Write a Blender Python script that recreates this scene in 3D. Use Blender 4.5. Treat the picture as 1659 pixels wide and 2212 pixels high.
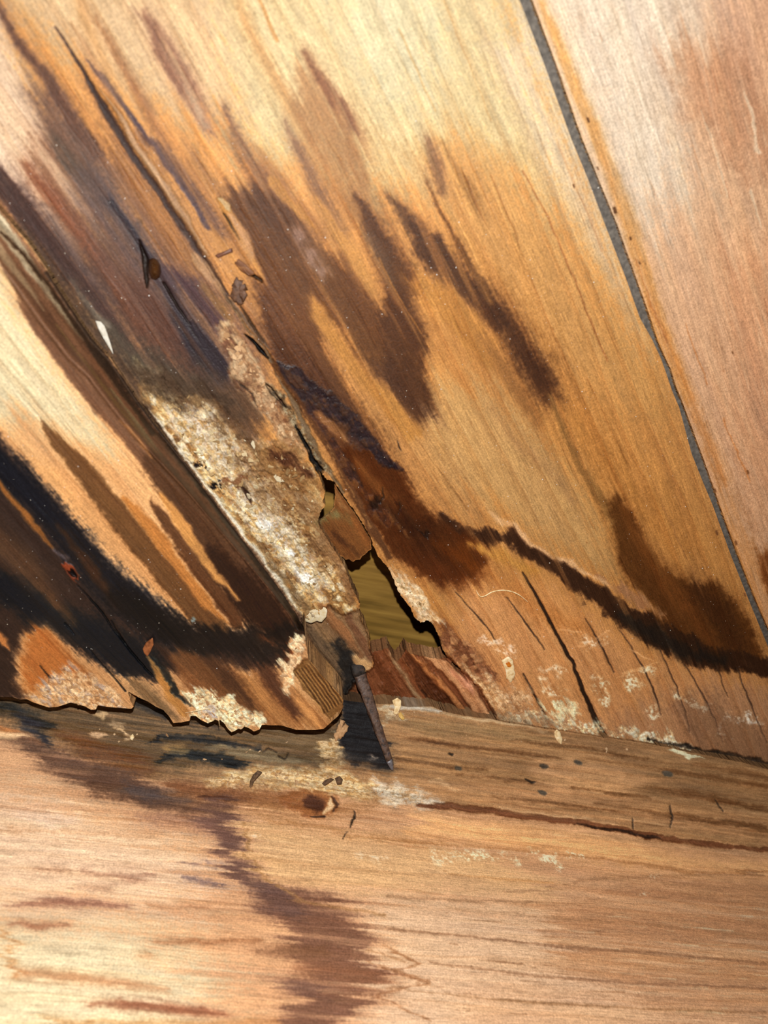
# Close-up of a water-stained, rotted board wall meeting a sill beam, lit by a phone flash.
import bpy, math, random
import numpy as np
from mathutils import Matrix, Vector

for o in list(bpy.data.objects):
    bpy.data.objects.remove(o, do_unlink=True)
scn = bpy.context.scene
rng = np.random.default_rng(7)
random.seed(7)

# ---------------------------------------------------------------- camera
# World: x runs along the sill, z is up, y points into the wall.  The front of
# the sheathing is the plane y = 0 and the back edge of the sill lies at z = 0.
W, H, F = 1659.0, 2212.0, 1660.0
CX, CY = W / 2, H / 2
def _n(v): return v / np.linalg.norm(v)
d1 = _n(np.array([1818., -2907., -1660.]))          # direction of the planks, in camera axes
d2 = _n(np.array([7471., -1534., -1660.]))          # direction of the sill, in camera axes
n1 = _n(np.cross(d1, d2))                           # wall normal, towards the room
n2 = _n(np.cross(n1, d2))                           # up
M = np.array([d2, -n1, n2])                         # camera axes -> world axes
c0 = np.array([0., -(1525. - CY) / F, -1.])
CAM = -(M @ (c0 * (0.156 / -(n1 @ c0))))            # camera 156 mm from the wall
cam_d = bpy.data.cameras.new('camera')
cam = bpy.data.objects.new('camera', cam_d)
scn.collection.objects.link(cam)
mw = Matrix([[*M[0], CAM[0]], [*M[1], CAM[1]], [*M[2], CAM[2]], [0, 0, 0, 1]])
cam.matrix_world = mw
cam_d.sensor_fit = 'VERTICAL'
cam_d.sensor_height = 36.0
cam_d.sensor_width = 27.0
cam_d.lens = F / H * 36.0
cam_d.clip_start = 0.005
cam_d.clip_end = 20
cam_d.dof.use_dof = True
cam_d.dof.focus_distance = 0.190
cam_d.dof.aperture_fstop = 27.0 / 1.6
scn.camera = cam

# ---------------------------------------------------------------- light: the phone's flash, a little above its lens
FLASH = CAM + M @ np.array([0.002, 0.022, 0.0])
ld = bpy.data.lights.new('flash', 'POINT')
ld.energy = 1.0
ld.color = (1.0, 0.985, 0.95)
ld.shadow_soft_size = 0.0016
flash = bpy.data.objects.new('flash', ld)
flash.location = FLASH
scn.collection.objects.link(flash)
wd = bpy.data.worlds.new('dim_room')
wd.use_nodes = True
wd.node_tree.nodes['Background'].inputs[0].default_value = (1.0, 0.86, 0.7, 1)
wd.node_tree.nodes['Background'].inputs[1].default_value = 0.012
scn.world = wd
scn.view_settings.view_transform = 'Standard'
scn.view_settings.look = 'None'
scn.view_settings.exposure = 0.0
scn.view_settings.gamma = 1.0
scn.view_settings.use_curve_mapping = False

# ---------------------------------------------------------------- measuring
def ray(px, py):
    px = np.asarray(px, float); py = np.asarray(py, float)
    v = np.stack([(px - CX) / F, -(py - CY) / F, -np.ones_like(px)], -1)
    return v @ M.T
def wall_at(px, py, off=0.0):
    """point of the wall seen at a photo pixel; off = mm in front of the sheathing plane"""
    r = ray(px, py)
    t = (-np.asarray(off) * 1e-3 - CAM[1]) / r[..., 1]
    return CAM + r * t[..., None]
# the sill: a steep worn upper strip, then a flatter broad face
AS, AM_ = math.radians(55), math.radians(2)
NS = np.array([0, -math.sin(AS), math.cos(AS)])
NM = np.array([0, -math.sin(AM_), math.cos(AM_)])
PS = np.array([0, -0.0018, 0.0])
PK = PS + 0.0232 * np.array([0, -math.cos(AS), -math.sin(AS)])
def sill_at(px, py, off=0.0):
    r = ray(px, py)
    off = np.asarray(off) * 1e-3
    t1 = ((PS - CAM) @ NS + off) / (r @ NS)
    t2 = ((PK - CAM) @ NM + off) / (r @ NM)
    k = 0.006                                         # soft hollow where the two faces meet
    hh = np.clip(0.5 + 0.5 * (t2 - t1) / k, 0, 1)
    t = t2 * (1 - hh) + t1 * hh - k * hh * (1 - hh)
    return CAM + r * t[..., None]
def irr(p, n):
    """flash irradiance at a point, 1 at the middle of the right-hand sound wood"""
    L = FLASH - p
    d = np.linalg.norm(L)
    return max(float(L @ n) / d, 0.05) / d ** 2
NW = np.array([0, -1.0, 0])
EREF = irr(wall_at(1300, 900), NW)
GAIN = 1.35
ld.energy = 4 * math.pi ** 2 / EREF * GAIN
def lin(h):
    c = np.array([int(h[i:i + 2], 16) for i in (1, 3, 5)]) / 255.0
    return np.where(c <= 0.04045, c / 12.92, ((c + 0.055) / 1.055) ** 2.4)
def albedo(h, x, y, where='w'):
    """reflectance of a colour read off the photo at (x, y): what was seen divided by the flash falling there"""
    if where == 'w':
        e = irr(wall_at(x, y), NW)
    elif where == 'b':
        e = irr(wall_at(x, y, -20), NW)
    else:
        p = sill_at(x, y)
        e = irr(p, NS if (p - PK) @ np.array([0, math.cos(AS), math.sin(AS)]) > 0 else NM)
    return np.clip(lin(h) / (e / EREF * GAIN), 0.003, 0.86)

# ---------------------------------------------------------------- noise
def _hash(ix, iy, s):
    h = (ix.astype(np.int64) * 374761393 + iy.astype(np.int64) * 668265263 + s * 1442695041) & 0xFFFFFFFF
    h = ((h ^ (h >> 13)) * 1274126177) & 0xFFFFFFFF
    h = ((h ^ (h >> 16)) * 2246822519) & 0xFFFFFFFF
    return ((h ^ (h >> 15)) & 0xFFFFFF) / float(0x1000000)
def vnoise(x, y, s=0):
    ix = np.floor(x); iy = np.floor(y)
    fx = x - ix; fy = y - iy
    fx = fx * fx * (3 - 2 * fx); fy = fy * fy * (3 - 2 * fy)
    a = _hash(ix, iy, s); b = _hash(ix + 1, iy, s); c = _hash(ix, iy + 1, s); d = _hash(ix + 1, iy + 1, s)
    return (a + (b - a) * fx + (c - a) * fy + (a - b - c + d) * fx * fy) * 2 - 1
def fbm(x, y, o=4, s=0, g=0.5):
    r = 0; a = 1.0; t = 0
    for i in range(o):
        r = r + a * vnoise(x * 2 ** i + 17.3 * i, y * 2 ** i - 9.1 * i, s + i); t += a; a *= g
    return r / t
def worley(x, y, s=0):
    ix = np.floor(x); iy = np.floor(y)
    f1 = np.full(x.shape, 9.0); f2 = f1.copy(); cid = np.zeros(x.shape); cx = np.zeros(x.shape); cy = np.zeros(x.shape)
    for dx in (-1, 0, 1):
        for dy in (-1, 0, 1):
            jx = ix + dx; jy = iy + dy
            qx = jx + _hash(jx, jy, s); qy = jy + _hash(jx, jy, s + 51)
            d = np.hypot(qx - x, qy - y)
            n = d < f1
            f2 = np.where(n, f1, np.minimum(f2, d))
            cid = np.where(n, _hash(jx, jy, s + 99), cid)
            cx = np.where(n, qx - x, cx); cy = np.where(n, qy - y, cy)
            f1 = np.minimum(f1, d)
    return f1, f2 - f1, cid, cx, cy

# ---------------------------------------------------------------- surveyed surfaces
def axis(lo, a, b, hi, st):
    out = []; q = a; s = st
    while q > lo:
        s = min(s * 1.2, 40); q -= s; out.append(q)
    out = out[::-1] + list(np.arange(a, b + st, st)); q = out[-1]; s = st
    while q < hi:
        s = min(s * 1.2, 40); q += s; out.append(q)
    return np.array(out)
def sdist_poly(P, x, y):
    P = np.asarray(P, float)
    d = np.full(x.shape, 1e18); ins = np.zeros(x.shape, bool)
    for i in range(len(P)):
        ax, ay = P[i]; bx, by = P[(i + 1) % len(P)]
        ex, ey = bx - ax, by - ay
        wx, wy = x - ax, y - ay
        t = np.clip((wx * ex + wy * ey) / (ex * ex + ey * ey + 1e-9), 0, 1)
        d = np.minimum(d, (wx - ex * t) ** 2 + (wy - ey * t) ** 2)
        if ay != by:
            c = ((ay > y) != (by > y)) & (x < (bx - ax) * (y - ay) / (by - ay) + ax)
            ins ^= c
    d = np.sqrt(d)
    return np.where(ins, -d, d)
def sdist_line(P, w, x, y):
    d = np.full(x.shape, 1e9)
    if np.isscalar(w): w = [w] * len(P)
    for i in range(len(P) - 1):
        ax, ay = P[i]; bx, by = P[i + 1]
        ex, ey = bx - ax, by - ay
        wx, wy = x - ax, y - ay
        t = np.clip((wx * ex + wy * ey) / (ex * ex + ey * ey + 1e-9), 0, 1)
        d = np.minimum(d, np.hypot(wx - ex * t, wy - ey * t) - (w[i] + (w[i + 1] - w[i]) * t) / 2)
    return d
def sstep(a, b, x):
    t = np.clip((x - a) / (b - a), 0, 1)
    return t * t * (3 - 2 * t)

class Canvas:
    """colour, relief (mm) and roughness of one face, sampled on a lattice"""
    def __init__(s, xs, ys, where, vp, seed):
        s.xs, s.ys, s.where = xs, ys, where
        s.X, s.Y = np.meshgrid(xs, ys)
        s.Xp = np.clip(s.X, -345, 2000); s.Yp = np.clip(s.Y, -340, 2550)   # beyond the survey the tones carry on
        s.gx = vp[0] - s.X; s.gy = vp[1] - s.Y
        l = np.hypot(s.gx, s.gy); s.gx /= l; s.gy /= l
        if where == 'w':
            p = wall_at(s.X, s.Y)
            s.u = (p[..., 0] * (d1 @ d2) + p[..., 2] * (d1 @ n2)) * 1e3
            s.v = (p[..., 0] * -(d1 @ n2) + p[..., 2] * (d1 @ d2)) * 1e3
        else:
            p = sill_at(s.X, s.Y)
            s.u = p[..., 0] * 1e3
            s.v = (p[..., 1] + p[..., 2]) * 1e3
        s.v = s.v + 0.9 * fbm(s.u / 32, s.v / 12, 2, seed + 70)
        s.S = fbm(s.u / 9, s.v * 1.6, 4, seed)                   # fibres
        s.S2 = fbm(s.u / 22, s.v / 2.2, 3, seed + 10)            # broad grain
        s.I = fbm(s.u / 2.2, s.v / 2.2, 4, seed + 20)            # mottling
        s.I2 = fbm(s.u * 2.0, s.v * 2.0, 2, seed + 30)           # fine mottling
        s.wx = fbm(s.u / 3, s.v / 3, 3, seed + 40); s.wy = fbm(s.u / 3, s.v / 3, 3, seed + 50)
        s.wa = fbm(s.u / 14, s.v * 0.9, 3, seed + 60)            # ragged reach along the grain
        b1 = np.floor(s.v / 1.7 + 0.5 * vnoise(s.u / 40, s.v / 5, seed + 80)); b2 = np.floor(s.v / 0.6)
        s.wa = 0.55 * s.wa + 0.40 * (2 * _hash(b1, 0 * b1 + 3, seed) - 1) + 0.22 * (2 * _hash(b2, 0 * b2 + 5, seed + 1) - 1)
        q = s.v / 5.2 + 0.45 * fbm(s.u / 60, s.v / 9, 2, seed + 90); q = q - np.floor(q)
        s.ring = q ** 3 * sstep(1.0, 0.97, q)                    # growth rings: slow darkening, sharp end
        s.B = fbm(s.u / 34, s.v / 1.25, 3, seed + 95)             # streaks a stain leaves clear
        s.col = np.full(s.X.shape + (3,), 0.3); s.h = np.zeros(s.X.shape); s.r = np.full(s.X.shape, 0.55)
    def win(s, P, m):
        P = np.asarray(P, float)
        lo, hi = P.min(0), P.max(0)
        i0, i1 = np.searchsorted(s.xs, [lo[0] - m if lo[0] > -325 else -1e6, hi[0] + m if hi[0] < 1980 else 1e6])
        j0, j1 = np.searchsorted(s.ys, [lo[1] - m if lo[1] > -325 else -1e6, hi[1] + m if hi[1] < 2500 else 1e6])
        return slice(j0, j1), slice(i0, i1)
    def mask(s, P, w=None, soft=8, wa=14, wi=4, tex=0.25, halo=0):
        m = soft * (4.6 if halo else 1.6) + abs(wa) + abs(wi) + (0 if w is None else (max(w) if not np.isscalar(w) else w)) + 4
        k = s.win(P, m)
        a = s.wa[k] * wa * 1.6
        x = s.Xp[k] + s.gx[k] * a + s.wx[k] * wi * 1.5
        y = s.Yp[k] + s.gy[k] * a + s.wy[k] * wi * 1.5
        d = sdist_poly(P, x, y) if w is None else sdist_line(P, w, x, y)
        d = d + soft * (0.45 * s.I2[k] + 0.75 * s.S[k]) * (tex > 0)
        v = sstep(soft, -soft, d)
        if halo: v = v * (1 - halo) + halo * sstep(soft * 3.2, -soft * 2.0, d)
        if tex:
            n = 0.55 * s.S[k] + 0.45 * s.I[k]
            v = np.clip(v * (1 + tex * 1.4 * n) - tex * 0.25 * np.abs(n), 0, 1)
        return k, v
    def paint(s, c, P, w=None, op=1.0, soft=8, wa=14, wi=4, tex=0.25, h=0.0, r=None, at=None, brk=False):
        k, v = s.mask(P, w, soft, wa, wi, tex, .35 if (soft >= 7 and tex >= .2) else 0)
        if tex >= .3 and soft >= 5: v = v * (1 - .5 * sstep(.12, .5, s.B[k]))
        if brk: v = v * sstep(-.25, .35, .7 * s.I2[k] + .5 * s.I[k] + .35 * s.S[k])
        v = v * op
        if c is not None:
            q = np.asarray(P, float).mean(0) if at is None else at
            a = albedo(c, q[0], q[1], s.where)
            vv = v[..., None]
            s.col[k] = s.col[k] ** (1 - vv) * a ** vv            # stains soak in: they multiply, not cover
        if h: s.h[k] += h * v
        if r is not None: s.r[k] += (r - s.r[k]) * v
    def rot(s, P, cols, cell=1.3, lift=0.5, op=1.0, soft=10, seed=3, stretch=1.6, crack=0.5):
        """crumbling wood: broken plates of different tone and height with open cracks"""
        k, v = s.mask(P, None, soft, 18, 12, 0.7)
        u = s.u[k] / cell / stretch + 0.35 * s.wx[k]; w = s.v[k] / cell + 0.35 * s.wy[k]
        f1, e, cid, cx, cy = worley(u, w, seed)
        g1, e2, cid2, _, _ = worley(u * 2.7, w * 2.7, seed + 7)
        q = np.asarray(P, float).mean(0)
        A = np.array([albedo(c, q[0], q[1], s.where) for c in cols])
        t = np.clip((0.6 * cid + 0.25 * cid2 + 0.28 * (s.I[k] + 0.5)) * len(cols) * 0.95, 0, len(cols) - 1.001)
        i = np.floor(t).astype(int); f = sstep(0.25, 0.75, t - i)[..., None]
        c = A[i] * (1 - f) + A[i + 1] * f
        edge = sstep(0.10, 0.0, e) * crack
        c = c * (1 - 0.6 * edge[..., None]) * (1 + 0.22 * s.I2[k][..., None])
        v = v * op
        s.col[k] += (c - s.col[k]) * v[..., None]
        rel = lift * ((cid - 0.45) * 1.1 + 0.5 * (cid2 - 0.5) + (cid2 - 0.5) * cx * 1.2 + (cid - 0.5) * cy) - lift * 1.1 * edge + 0.25 * lift * s.I2[k]
        s.h[k] += rel * v
        s.r[k] += (0.85 - s.r[k]) * v

# ---------------------------------------------------------------- outlines (survey of the edges)
SEAM = [(-950, -800), (-350, 0), (0, 455), (60, 522), (100, 580), (150, 660), (200, 732), (240, 775), (290, 852), (330, 910),
        (400, 997), (450, 1062), (500, 1130), (550, 1196), (600, 1264), (640, 1322), (655, 1352)]
GAP_L = [(840, -750), (990, -350), (1122, 0), (1176, 140), (1234, 300), (1270, 387), (1310, 493), (1352, 601), (1382, 686), (1409, 734), (1428, 775),
         (1439, 806), (1452, 845), (1467, 880), (1494, 980), (1516, 1035), (1539, 1090), (1579, 1200), (1619, 1300), (1659, 1397), (1830, 1800)]
GAP_R = [(876, -750), (1022, -350), (1150, 0), (1202, 140), (1258, 300), (1292, 384), (1334, 487), (1370, 589), (1400, 671), (1421, 737), (1438, 775),
         (1449, 797), (1460, 835), (1474, 868), (1512, 970), (1532, 1025), (1554, 1090), (1594, 1200), (1634, 1300), (1662, 1364), (1836, 1772)]
A_END = [(668, 1424), (700, 1464), (726, 1490), (742, 1512), (741, 1530), (731, 1546), (716, 1560), (700, 1574), (682, 1577), (640, 1576), (606, 1567), (566, 1566),
         (560, 1576), (548, 1580), (538, 1573), (528, 1569), (512, 1575), (500, 1582), (492, 1574), (484, 1562), (470, 1550), (462, 1556), (450, 1562),
         (436, 1556), (424, 1546), (412, 1546), (410, 1557), (392, 1561), (374, 1562), (364, 1546), (352, 1533), (336, 1526), (316, 1513), (300, 1506),
         (276, 1494), (281, 1512), (289, 1526), (284, 1531), (262, 1529), (236, 1527), (212, 1523), (207, 1533), (196, 1533), (182, 1526), (170, 1522),
         (152, 1518), (140, 1522), (124, 1527), (106, 1528), (88, 1522), (70, 1516), (58, 1510), (44, 1511), (28, 1506), (0, 1505), (-120, 1490), (-350, 1466), (-950, 1400)]
FLAKE = [(722, 1043), (730, 1060), (752, 1090), (768, 1112), (784, 1138), (801, 1165), (802, 1187), (796, 1190), (788, 1198), (781, 1202), (778, 1208), (768, 1209), (762, 1214), (754, 1208), (746, 1209), (740, 1202),
         (731, 1200), (724, 1190), (711, 1168), (692, 1142), (688, 1128), (700, 1118), (712, 1108), (722, 1096), (724, 1070)]
POLY_A = SEAM + A_END
POLY_BC = SEAM + [(668, 1424), (700, 1464), (735, 1498), (746, 1522), (730, 1560), (720, 1600), (850, 1568), (1000, 1584), (1300, 1634), (1659, 1694), (1790, 1714)] + GAP_L[::-1]
POLY_D = GAP_R + [(2010, 1790), (2420, 1850), (2420, -750)]
HOLE = [(684, 1010), (695, 1022), (706, 1036), (722, 1040), (734, 1058), (752, 1084), (770, 1110), (786, 1134), (803, 1166), (808, 1184), (818, 1204), (835, 1222),
        (848, 1245), (856, 1268), (866, 1286), (880, 1304), (889, 1316), (894, 1334), (908, 1345), (924, 1340), (935, 1348), (946, 1370), (953, 1386),
        (956, 1404), (970, 1426), (988, 1438), (1002, 1452), (984, 1444), (962, 1420), (945, 1424), (925, 1420), (905, 1416), (886, 1412), (876, 1403), (870, 1414), (858, 1430),
        (850, 1422), (838, 1398), (826, 1404), (812, 1406), (803, 1410), (799, 1386), (790, 1356), (776, 1330), (777, 1304), (768, 1284), (757, 1262), (746, 1228),
        (728, 1196), (714, 1176), (698, 1150), (686, 1128), (694, 1102), (703, 1092), (697, 1082), (703, 1064), (695, 1046)]
SILL_TOP = [(-950, 1260), (-350, 1349), (0, 1401), (300, 1446), (600, 1491), (700, 1506), (770, 1516), (820, 1521), (850, 1520), (880, 1527), (932, 1526), (965, 1538), (1000, 1545), (1060, 1553), (1100, 1562),
            (1200, 1577), (1300, 1593), (1400, 1606), (1500, 1627), (1600, 1646), (1659, 1662), (2010, 1716), (2420, 1778)]
POLY_S = SILL_TOP + [(2420, 3000), (-950, 3000)]

# ---------------------------------------------------------------- the wall's face
ST = 2.0
wxs = axis(-850, -8, W + 8, 2380, ST)
wys = axis(-690, -8, 1712, 1860, ST)
cw = Canvas(wxs, wys, 'w', (2647., 4013.), 11)
P = cw.paint
cw.col[:] = albedo('#C58A4C', 1300, 900)
# --- sound wood tones of the wide split plank; flash whitening of its top painted in
P('#FFE2A8', [(420, -330), (990, -330), (1160, 60), (1240, 300), (1180, 420), (1000, 330), (880, 420), (700, 380), (520, 330), (400, 100)], soft=90, wa=40, wi=20, tex=.1, at=(800, 120))
P('#FFF0C4', [(640, -330), (920, -330), (960, 120), (900, 250), (760, 130)], soft=60, wa=40, wi=20, tex=.1, at=(800, 80), op=.8)
P('#FADCB4', [(1060, 100), (1130, 60), (1250, 330), (1360, 640), (1400, 760), (1320, 620), (1200, 420)], soft=40, wa=30, tex=.1, at=(1230, 380), op=.8)
P('#DDA664', [(860, 300), (1100, 340), (1300, 640), (1440, 830), (1400, 900), (1150, 800), (1000, 560)], soft=70, wa=40, tex=.15, at=(1150, 600), op=.7)
P('#BC7A38', [(960, 500), (1120, 640), (1260, 860), (1380, 1040), (1500, 1190), (1380, 1150), (1220, 940), (1080, 720)], soft=50, wa=50, tex=.2, at=(1230, 820), op=.6)
P('#C69A62', [(900, 850), (1060, 830), (1190, 960), (1290, 1110), (1330, 1230), (1200, 1190), (1080, 1110), (960, 1060), (890, 960)], soft=40, wa=40, tex=.15, at=(1080, 980), op=.85)
P('#C08A52', [(780, 850), (880, 900), (980, 1040), (1060, 1120), (960, 1120), (900, 1040), (840, 960)], soft=22, wa=40, tex=.15, at=(900, 980), op=.8)
P('#B07E50', [(1000, 1250), (1200, 1280), (1400, 1400), (1700, 1480), (1720, 1720), (1000, 1600), (960, 1420)], soft=50, wa=20, tex=.15, at=(1250, 1430), op=.9)
P('#7C5C42', [(1420, 1500), (1560, 1480), (1720, 1500), (1720, 1700), (1480, 1640), (1300, 1600), (1100, 1570), (1000, 1540), (1150, 1545), (1330, 1560)], soft=30, wa=14, wi=10, tex=.2, at=(1560, 1570), op=.8)
P('#FBD29E', [(-330, -330), (420, -330), (480, 60), (520, 240), (420, 260), (260, 180), (140, 120), (40, 30)], soft=50, wa=40, tex=.15, at=(260, 80))
P('#FAD6B0', [(-330, -200), (0, 20), (60, 160), (120, 300), (190, 460), (100, 420), (0, 380), (-330, 0)], soft=30, wa=30, tex=.15, at=(50, 260))
# --- the rotten left-hand part, streaks running with the grain
P('#9A6C50', [(120, 200), (200, 330), (300, 330), (400, 480), (480, 620), (560, 760), (600, 900), (480, 900), (330, 800), (220, 690), (110, 560), (0, 455), (-200, 200), (0, 400), (80, 430), (60, 330), (90, 260)], soft=26, wa=30, tex=.3, at=(250, 480))
P('#B67A46', [(190, 180), (250, 290), (310, 400), (370, 500), (420, 590)], [10, 40, 44, 42, 20], soft=14, wa=20, at=(300, 400))
P('#E4A768', [(150, -60), (190, 60), (220, 120), (255, 200)], [24, 24, 20, 6], op=.6, soft=8)
P('#FBDCBC', [(-60, 250), (20, 350), (70, 420), (120, 480), (165, 530)], [60, 58, 46, 24, 4], soft=12, wa=24, at=(40, 380))
P('#6E4A3A', [(-40, -40), (20, 60), (90, 155), (150, 250), (190, 330)], [10, 12, 20, 28, 50], soft=8, wa=10, at=(70, 140))
P('#80604F', [(60, 190), (110, 260), (160, 340), (215, 420)], [4, 26, 60, 70], soft=16, wa=22, at=(140, 300))
P('#5C4A3C', [(115, 300), (150, 355), (185, 380)], [14, 34, 26], soft=10, tex=.5, op=.8)
P('#6C5650', [(180, 380), (235, 450), (300, 540), (350, 610)], [50, 56, 50, 44], soft=16, wa=22, tex=.4, at=(240, 460))
P('#EFC7A0', [(80, 310), (140, 400), (185, 460), (225, 515)], [8, 18, 14, 2], soft=9, wa=20, op=.9, at=(150, 410))
P('#92583C', [(40, 330), (100, 420), (190, 530), (270, 630), (345, 730), (400, 800)], [8, 42, 48, 44, 48, 40], soft=12, wa=24, tex=.35, at=(220, 560))
P('#4E3630', [(-40, 360), (20, 415), (90, 500), (170, 600), (240, 690), (310, 780)], [60, 54, 50, 46, 40, 36], soft=12, wa=18, tex=.45, at=(110, 530))
P('#77625C', [(90, 440), (140, 510), (200, 590), (250, 650)], [10, 28, 24, 8], soft=8, wa=16, tex=.6, op=.75)
P('#7A4A34', [(290, 620), (360, 700), (430, 790)], [40, 60, 50], soft=16, wa=20, tex=.35)
P('#45302A', [(120, 60), (180, 150), (230, 245), (290, 340), (345, 420), (400, 500), (445, 565), (495, 640)], [2, 8, 16, 16, 14, 14, 10, 8], soft=4, wa=5, wi=2, h=-.25, at=(300, 350))  # shade beside the ridge, painted as a dark line
P('#D0A57C', [(215, 190), (262, 255), (300, 320), (350, 395), (400, 470), (450, 550)], [2, 13, 17, 17, 14, 5], soft=4, wa=4, wi=2, tex=.15, h=.6, at=(330, 370))  # raised ridge, its highlight painted in pale
P('#5B4650', [(186, 122), (215, 160), (245, 200), (290, 255), (345, 330), (400, 410), (450, 490)], [3, 12, 8, 8, 9, 12, 10], soft=4, wa=10, wi=4, at=(300, 270))
P('#6C4C44', [(300, 280), (350, 320), (390, 380), (440, 440), (480, 500)], [6, 30, 22, 18, 8], soft=8, wa=16, tex=.5, op=.8)
P('#2A2632', [(235, 430), (285, 495), (312, 545), (350, 615), (390, 690), (435, 755), (480, 800)], [4, 14, 22, 22, 34, 60, 46], soft=8, wa=14, tex=.3, at=(400, 720), r=.4)
P('#4A3440', [(345, 590), (400, 610), (450, 650), (490, 720), (510, 780)], [30, 44, 44, 30, 20], soft=12, wa=18, tex=.35, op=.8, at=(430, 640))
P('#9A6C3C', [(440, 620), (475, 655), (500, 690)], [16, 26, 14], soft=8, op=.8)
P('#5A4E40', [(165, 620), (215, 680), (290, 735), (400, 790), (470, 835), (520, 900), (480, 930), (420, 890), (330, 860), (268, 800), (225, 742)], soft=16, wa=14, wi=14, tex=.5, at=(330, 790), r=.8)
P('#8A8070', [(150, 600), (190, 660), (235, 710)], [3, 16, 14], soft=5, wi=6, tex=.5, op=.8)
P('#4C3A2C', [(400, 770), (470, 800), (540, 830), (560, 900), (480, 880)], soft=20, wi=12, tex=.4, op=.7)
P('#4A382E', [(40, 500), (110, 590), (190, 710), (260, 805), (330, 900)], [30, 36, 40, 44, 40], soft=14, wa=10, wi=8, tex=.25, op=.8, at=(190, 700), r=.8)
P('#4E3A36', [(200, 480), (330, 560), (420, 640), (520, 800), (500, 860), (380, 800), (280, 700), (180, 590)], soft=30, wa=20, tex=.25, op=.4, at=(350, 680))
P('#6E544E', [(150, 420), (260, 470), (330, 570), (400, 660), (330, 640), (240, 560), (170, 480)], soft=24, wa=20, tex=.25, op=.4, at=(270, 530))
# --- upper streaks of the wide plank
P('#A06C50', [(300, 10), (335, 70), (375, 140), (415, 210), (455, 280)], [8, 26, 44, 42, 10], soft=9, wa=24, tex=.5, at=(380, 150))
P('#B87C4C', [(200, 30), (245, 110), (285, 180), (330, 260), (360, 310)], [4, 12, 20, 22, 10], soft=7, wa=16, at=(290, 190), op=.8)
P('#C48A58', [(150, 40), (190, 110), (240, 200), (260, 240)], [6, 16, 20, 6], soft=8, wa=16, op=.6)
P('#FBD9AC', [(395, 180), (425, 235), (450, 275)], [3, 12, 3], soft=6, wa=14, op=.7)
P('#7A4E36', [(480, 235), (510, 295), (545, 360), (590, 430), (640, 510), (680, 570)], [3, 20, 26, 44, 52, 50], soft=9, wa=20, tex=.3, at=(540, 350))
P('#A87448', [(400, 330), (450, 390), (500, 430)], [20, 34, 30], soft=14, wa=20, op=.6, tex=.4)
P('#F0B470', [(500, -40), (545, 80), (600, 180), (650, 270), (690, 350)], [14, 22, 26, 22, 8], soft=10, wa=14, op=.7, at=(570, 130))
P('#C98F58', [(640, 170), (668, 130), (705, 175), (745, 225), (785, 275), (800, 340), (790, 430), (830, 500), (760, 500), (700, 420), (664, 340), (650, 260)], soft=16, wa=30, tex=.35, op=.8, at=(720, 320))
P('#9C6440', [(652, 105), (680, 155), (705, 190), (740, 235), (770, 290)], [3, 14, 22, 26, 14], soft=8, wa=18, tex=.5, at=(710, 190))
P('#96684A', [(615, 262), (640, 320), (670, 370), (700, 440), (740, 510)], [3, 18, 22, 24, 30], soft=8, wa=18, tex=.4, at=(660, 350), op=.85)
P('#B98050', [(560, 320), (600, 380), (640, 440), (690, 500)], [4, 16, 24, 28], soft=8, wa=18, op=.7)
# --- the big brown stain
P('#6E4424', [(478, 440), (520, 405), (565, 415), (600, 440), (645, 495), (700, 540), (760, 590), (805, 645), (845, 725), (885, 795), (935, 865), (905, 905), (850, 860), (810, 805), (762, 745), (735, 700),
              (700, 700), (690, 750), (725, 800), (770, 860), (810, 920), (840, 970), (800, 980), (700, 880), (620, 790), (580, 710), (560, 640), (540, 560), (500, 490)], soft=14, wa=26, tex=.3, at=(640, 640))
P('#70462A', [(548, 600), (600, 610), (680, 660), (680, 720), (700, 790), (760, 870), (700, 860), (640, 800), (600, 770), (575, 700)], soft=16, wa=20, tex=.3, at=(630, 720))
P('#5E3A24', [(520, 405), (560, 430), (610, 480), (640, 520)], [16, 40, 50, 40], soft=12, wa=18, tex=.4, op=.7)
P('#7A4A26', [(740, 560), (790, 640), (830, 720)], [30, 40, 30], soft=12, wa=18, tex=.4, op=.6)
P('#7C4C28', [(570, 560), (640, 620), (680, 690), (700, 770), (640, 740), (600, 650)], soft=20, wa=20, tex=.3, op=.6)
P('#4C2F20', [(840, 800), (900, 870), (930, 900)], [50, 44, 16], soft=16, wa=20, op=.8)
P('#DE9C52', [(592, 398), (640, 452), (690, 505)], [22, 20, 3], soft=6, wa=8, at=(640, 450))
P('#DA9A54', [(690, 440), (730, 500), (770, 560), (800, 615), (815, 645)], [14, 26, 30, 24, 4], soft=8, wa=14, at=(760, 550))
P('#CF8F48', [(672, 640), (690, 680), (722, 730), (760, 785), (805, 835), (850, 885), (890, 930)], [14, 34, 26, 20, 26, 36, 40], soft=7, wa=10, wi=3, at=(740, 750))
P('#DB9850', [(482, 445), (510, 490), (545, 560), (578, 622)], [20, 22, 18, 3], soft=5, wa=10, at=(530, 520))
P('#C48A58', [(515, 640), (545, 690), (590, 750)], [26, 30, 8], soft=5, wa=8, at=(550, 690))
P('#B48F80', [(618, 488), (650, 494), (690, 548), (712, 592), (698, 612), (668, 578), (640, 535)], soft=10, wa=14, wi=8, tex=.9, op=.8, at=(665, 550), r=.8)
P('#5C361C', [(772, 430), (795, 442), (835, 500), (872, 560), (905, 610), (890, 650), (915, 705), (928, 765), (922, 830), (930, 880), (900, 880), (868, 820), (845, 760), (815, 690), (840, 640), (820, 580), (795, 500)], soft=12, wa=22, tex=.3, at=(850, 620))
P('#7A6050', [(800, 520), (830, 570), (850, 620)], [20, 30, 14], soft=12, tex=.7, op=.5)
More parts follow.
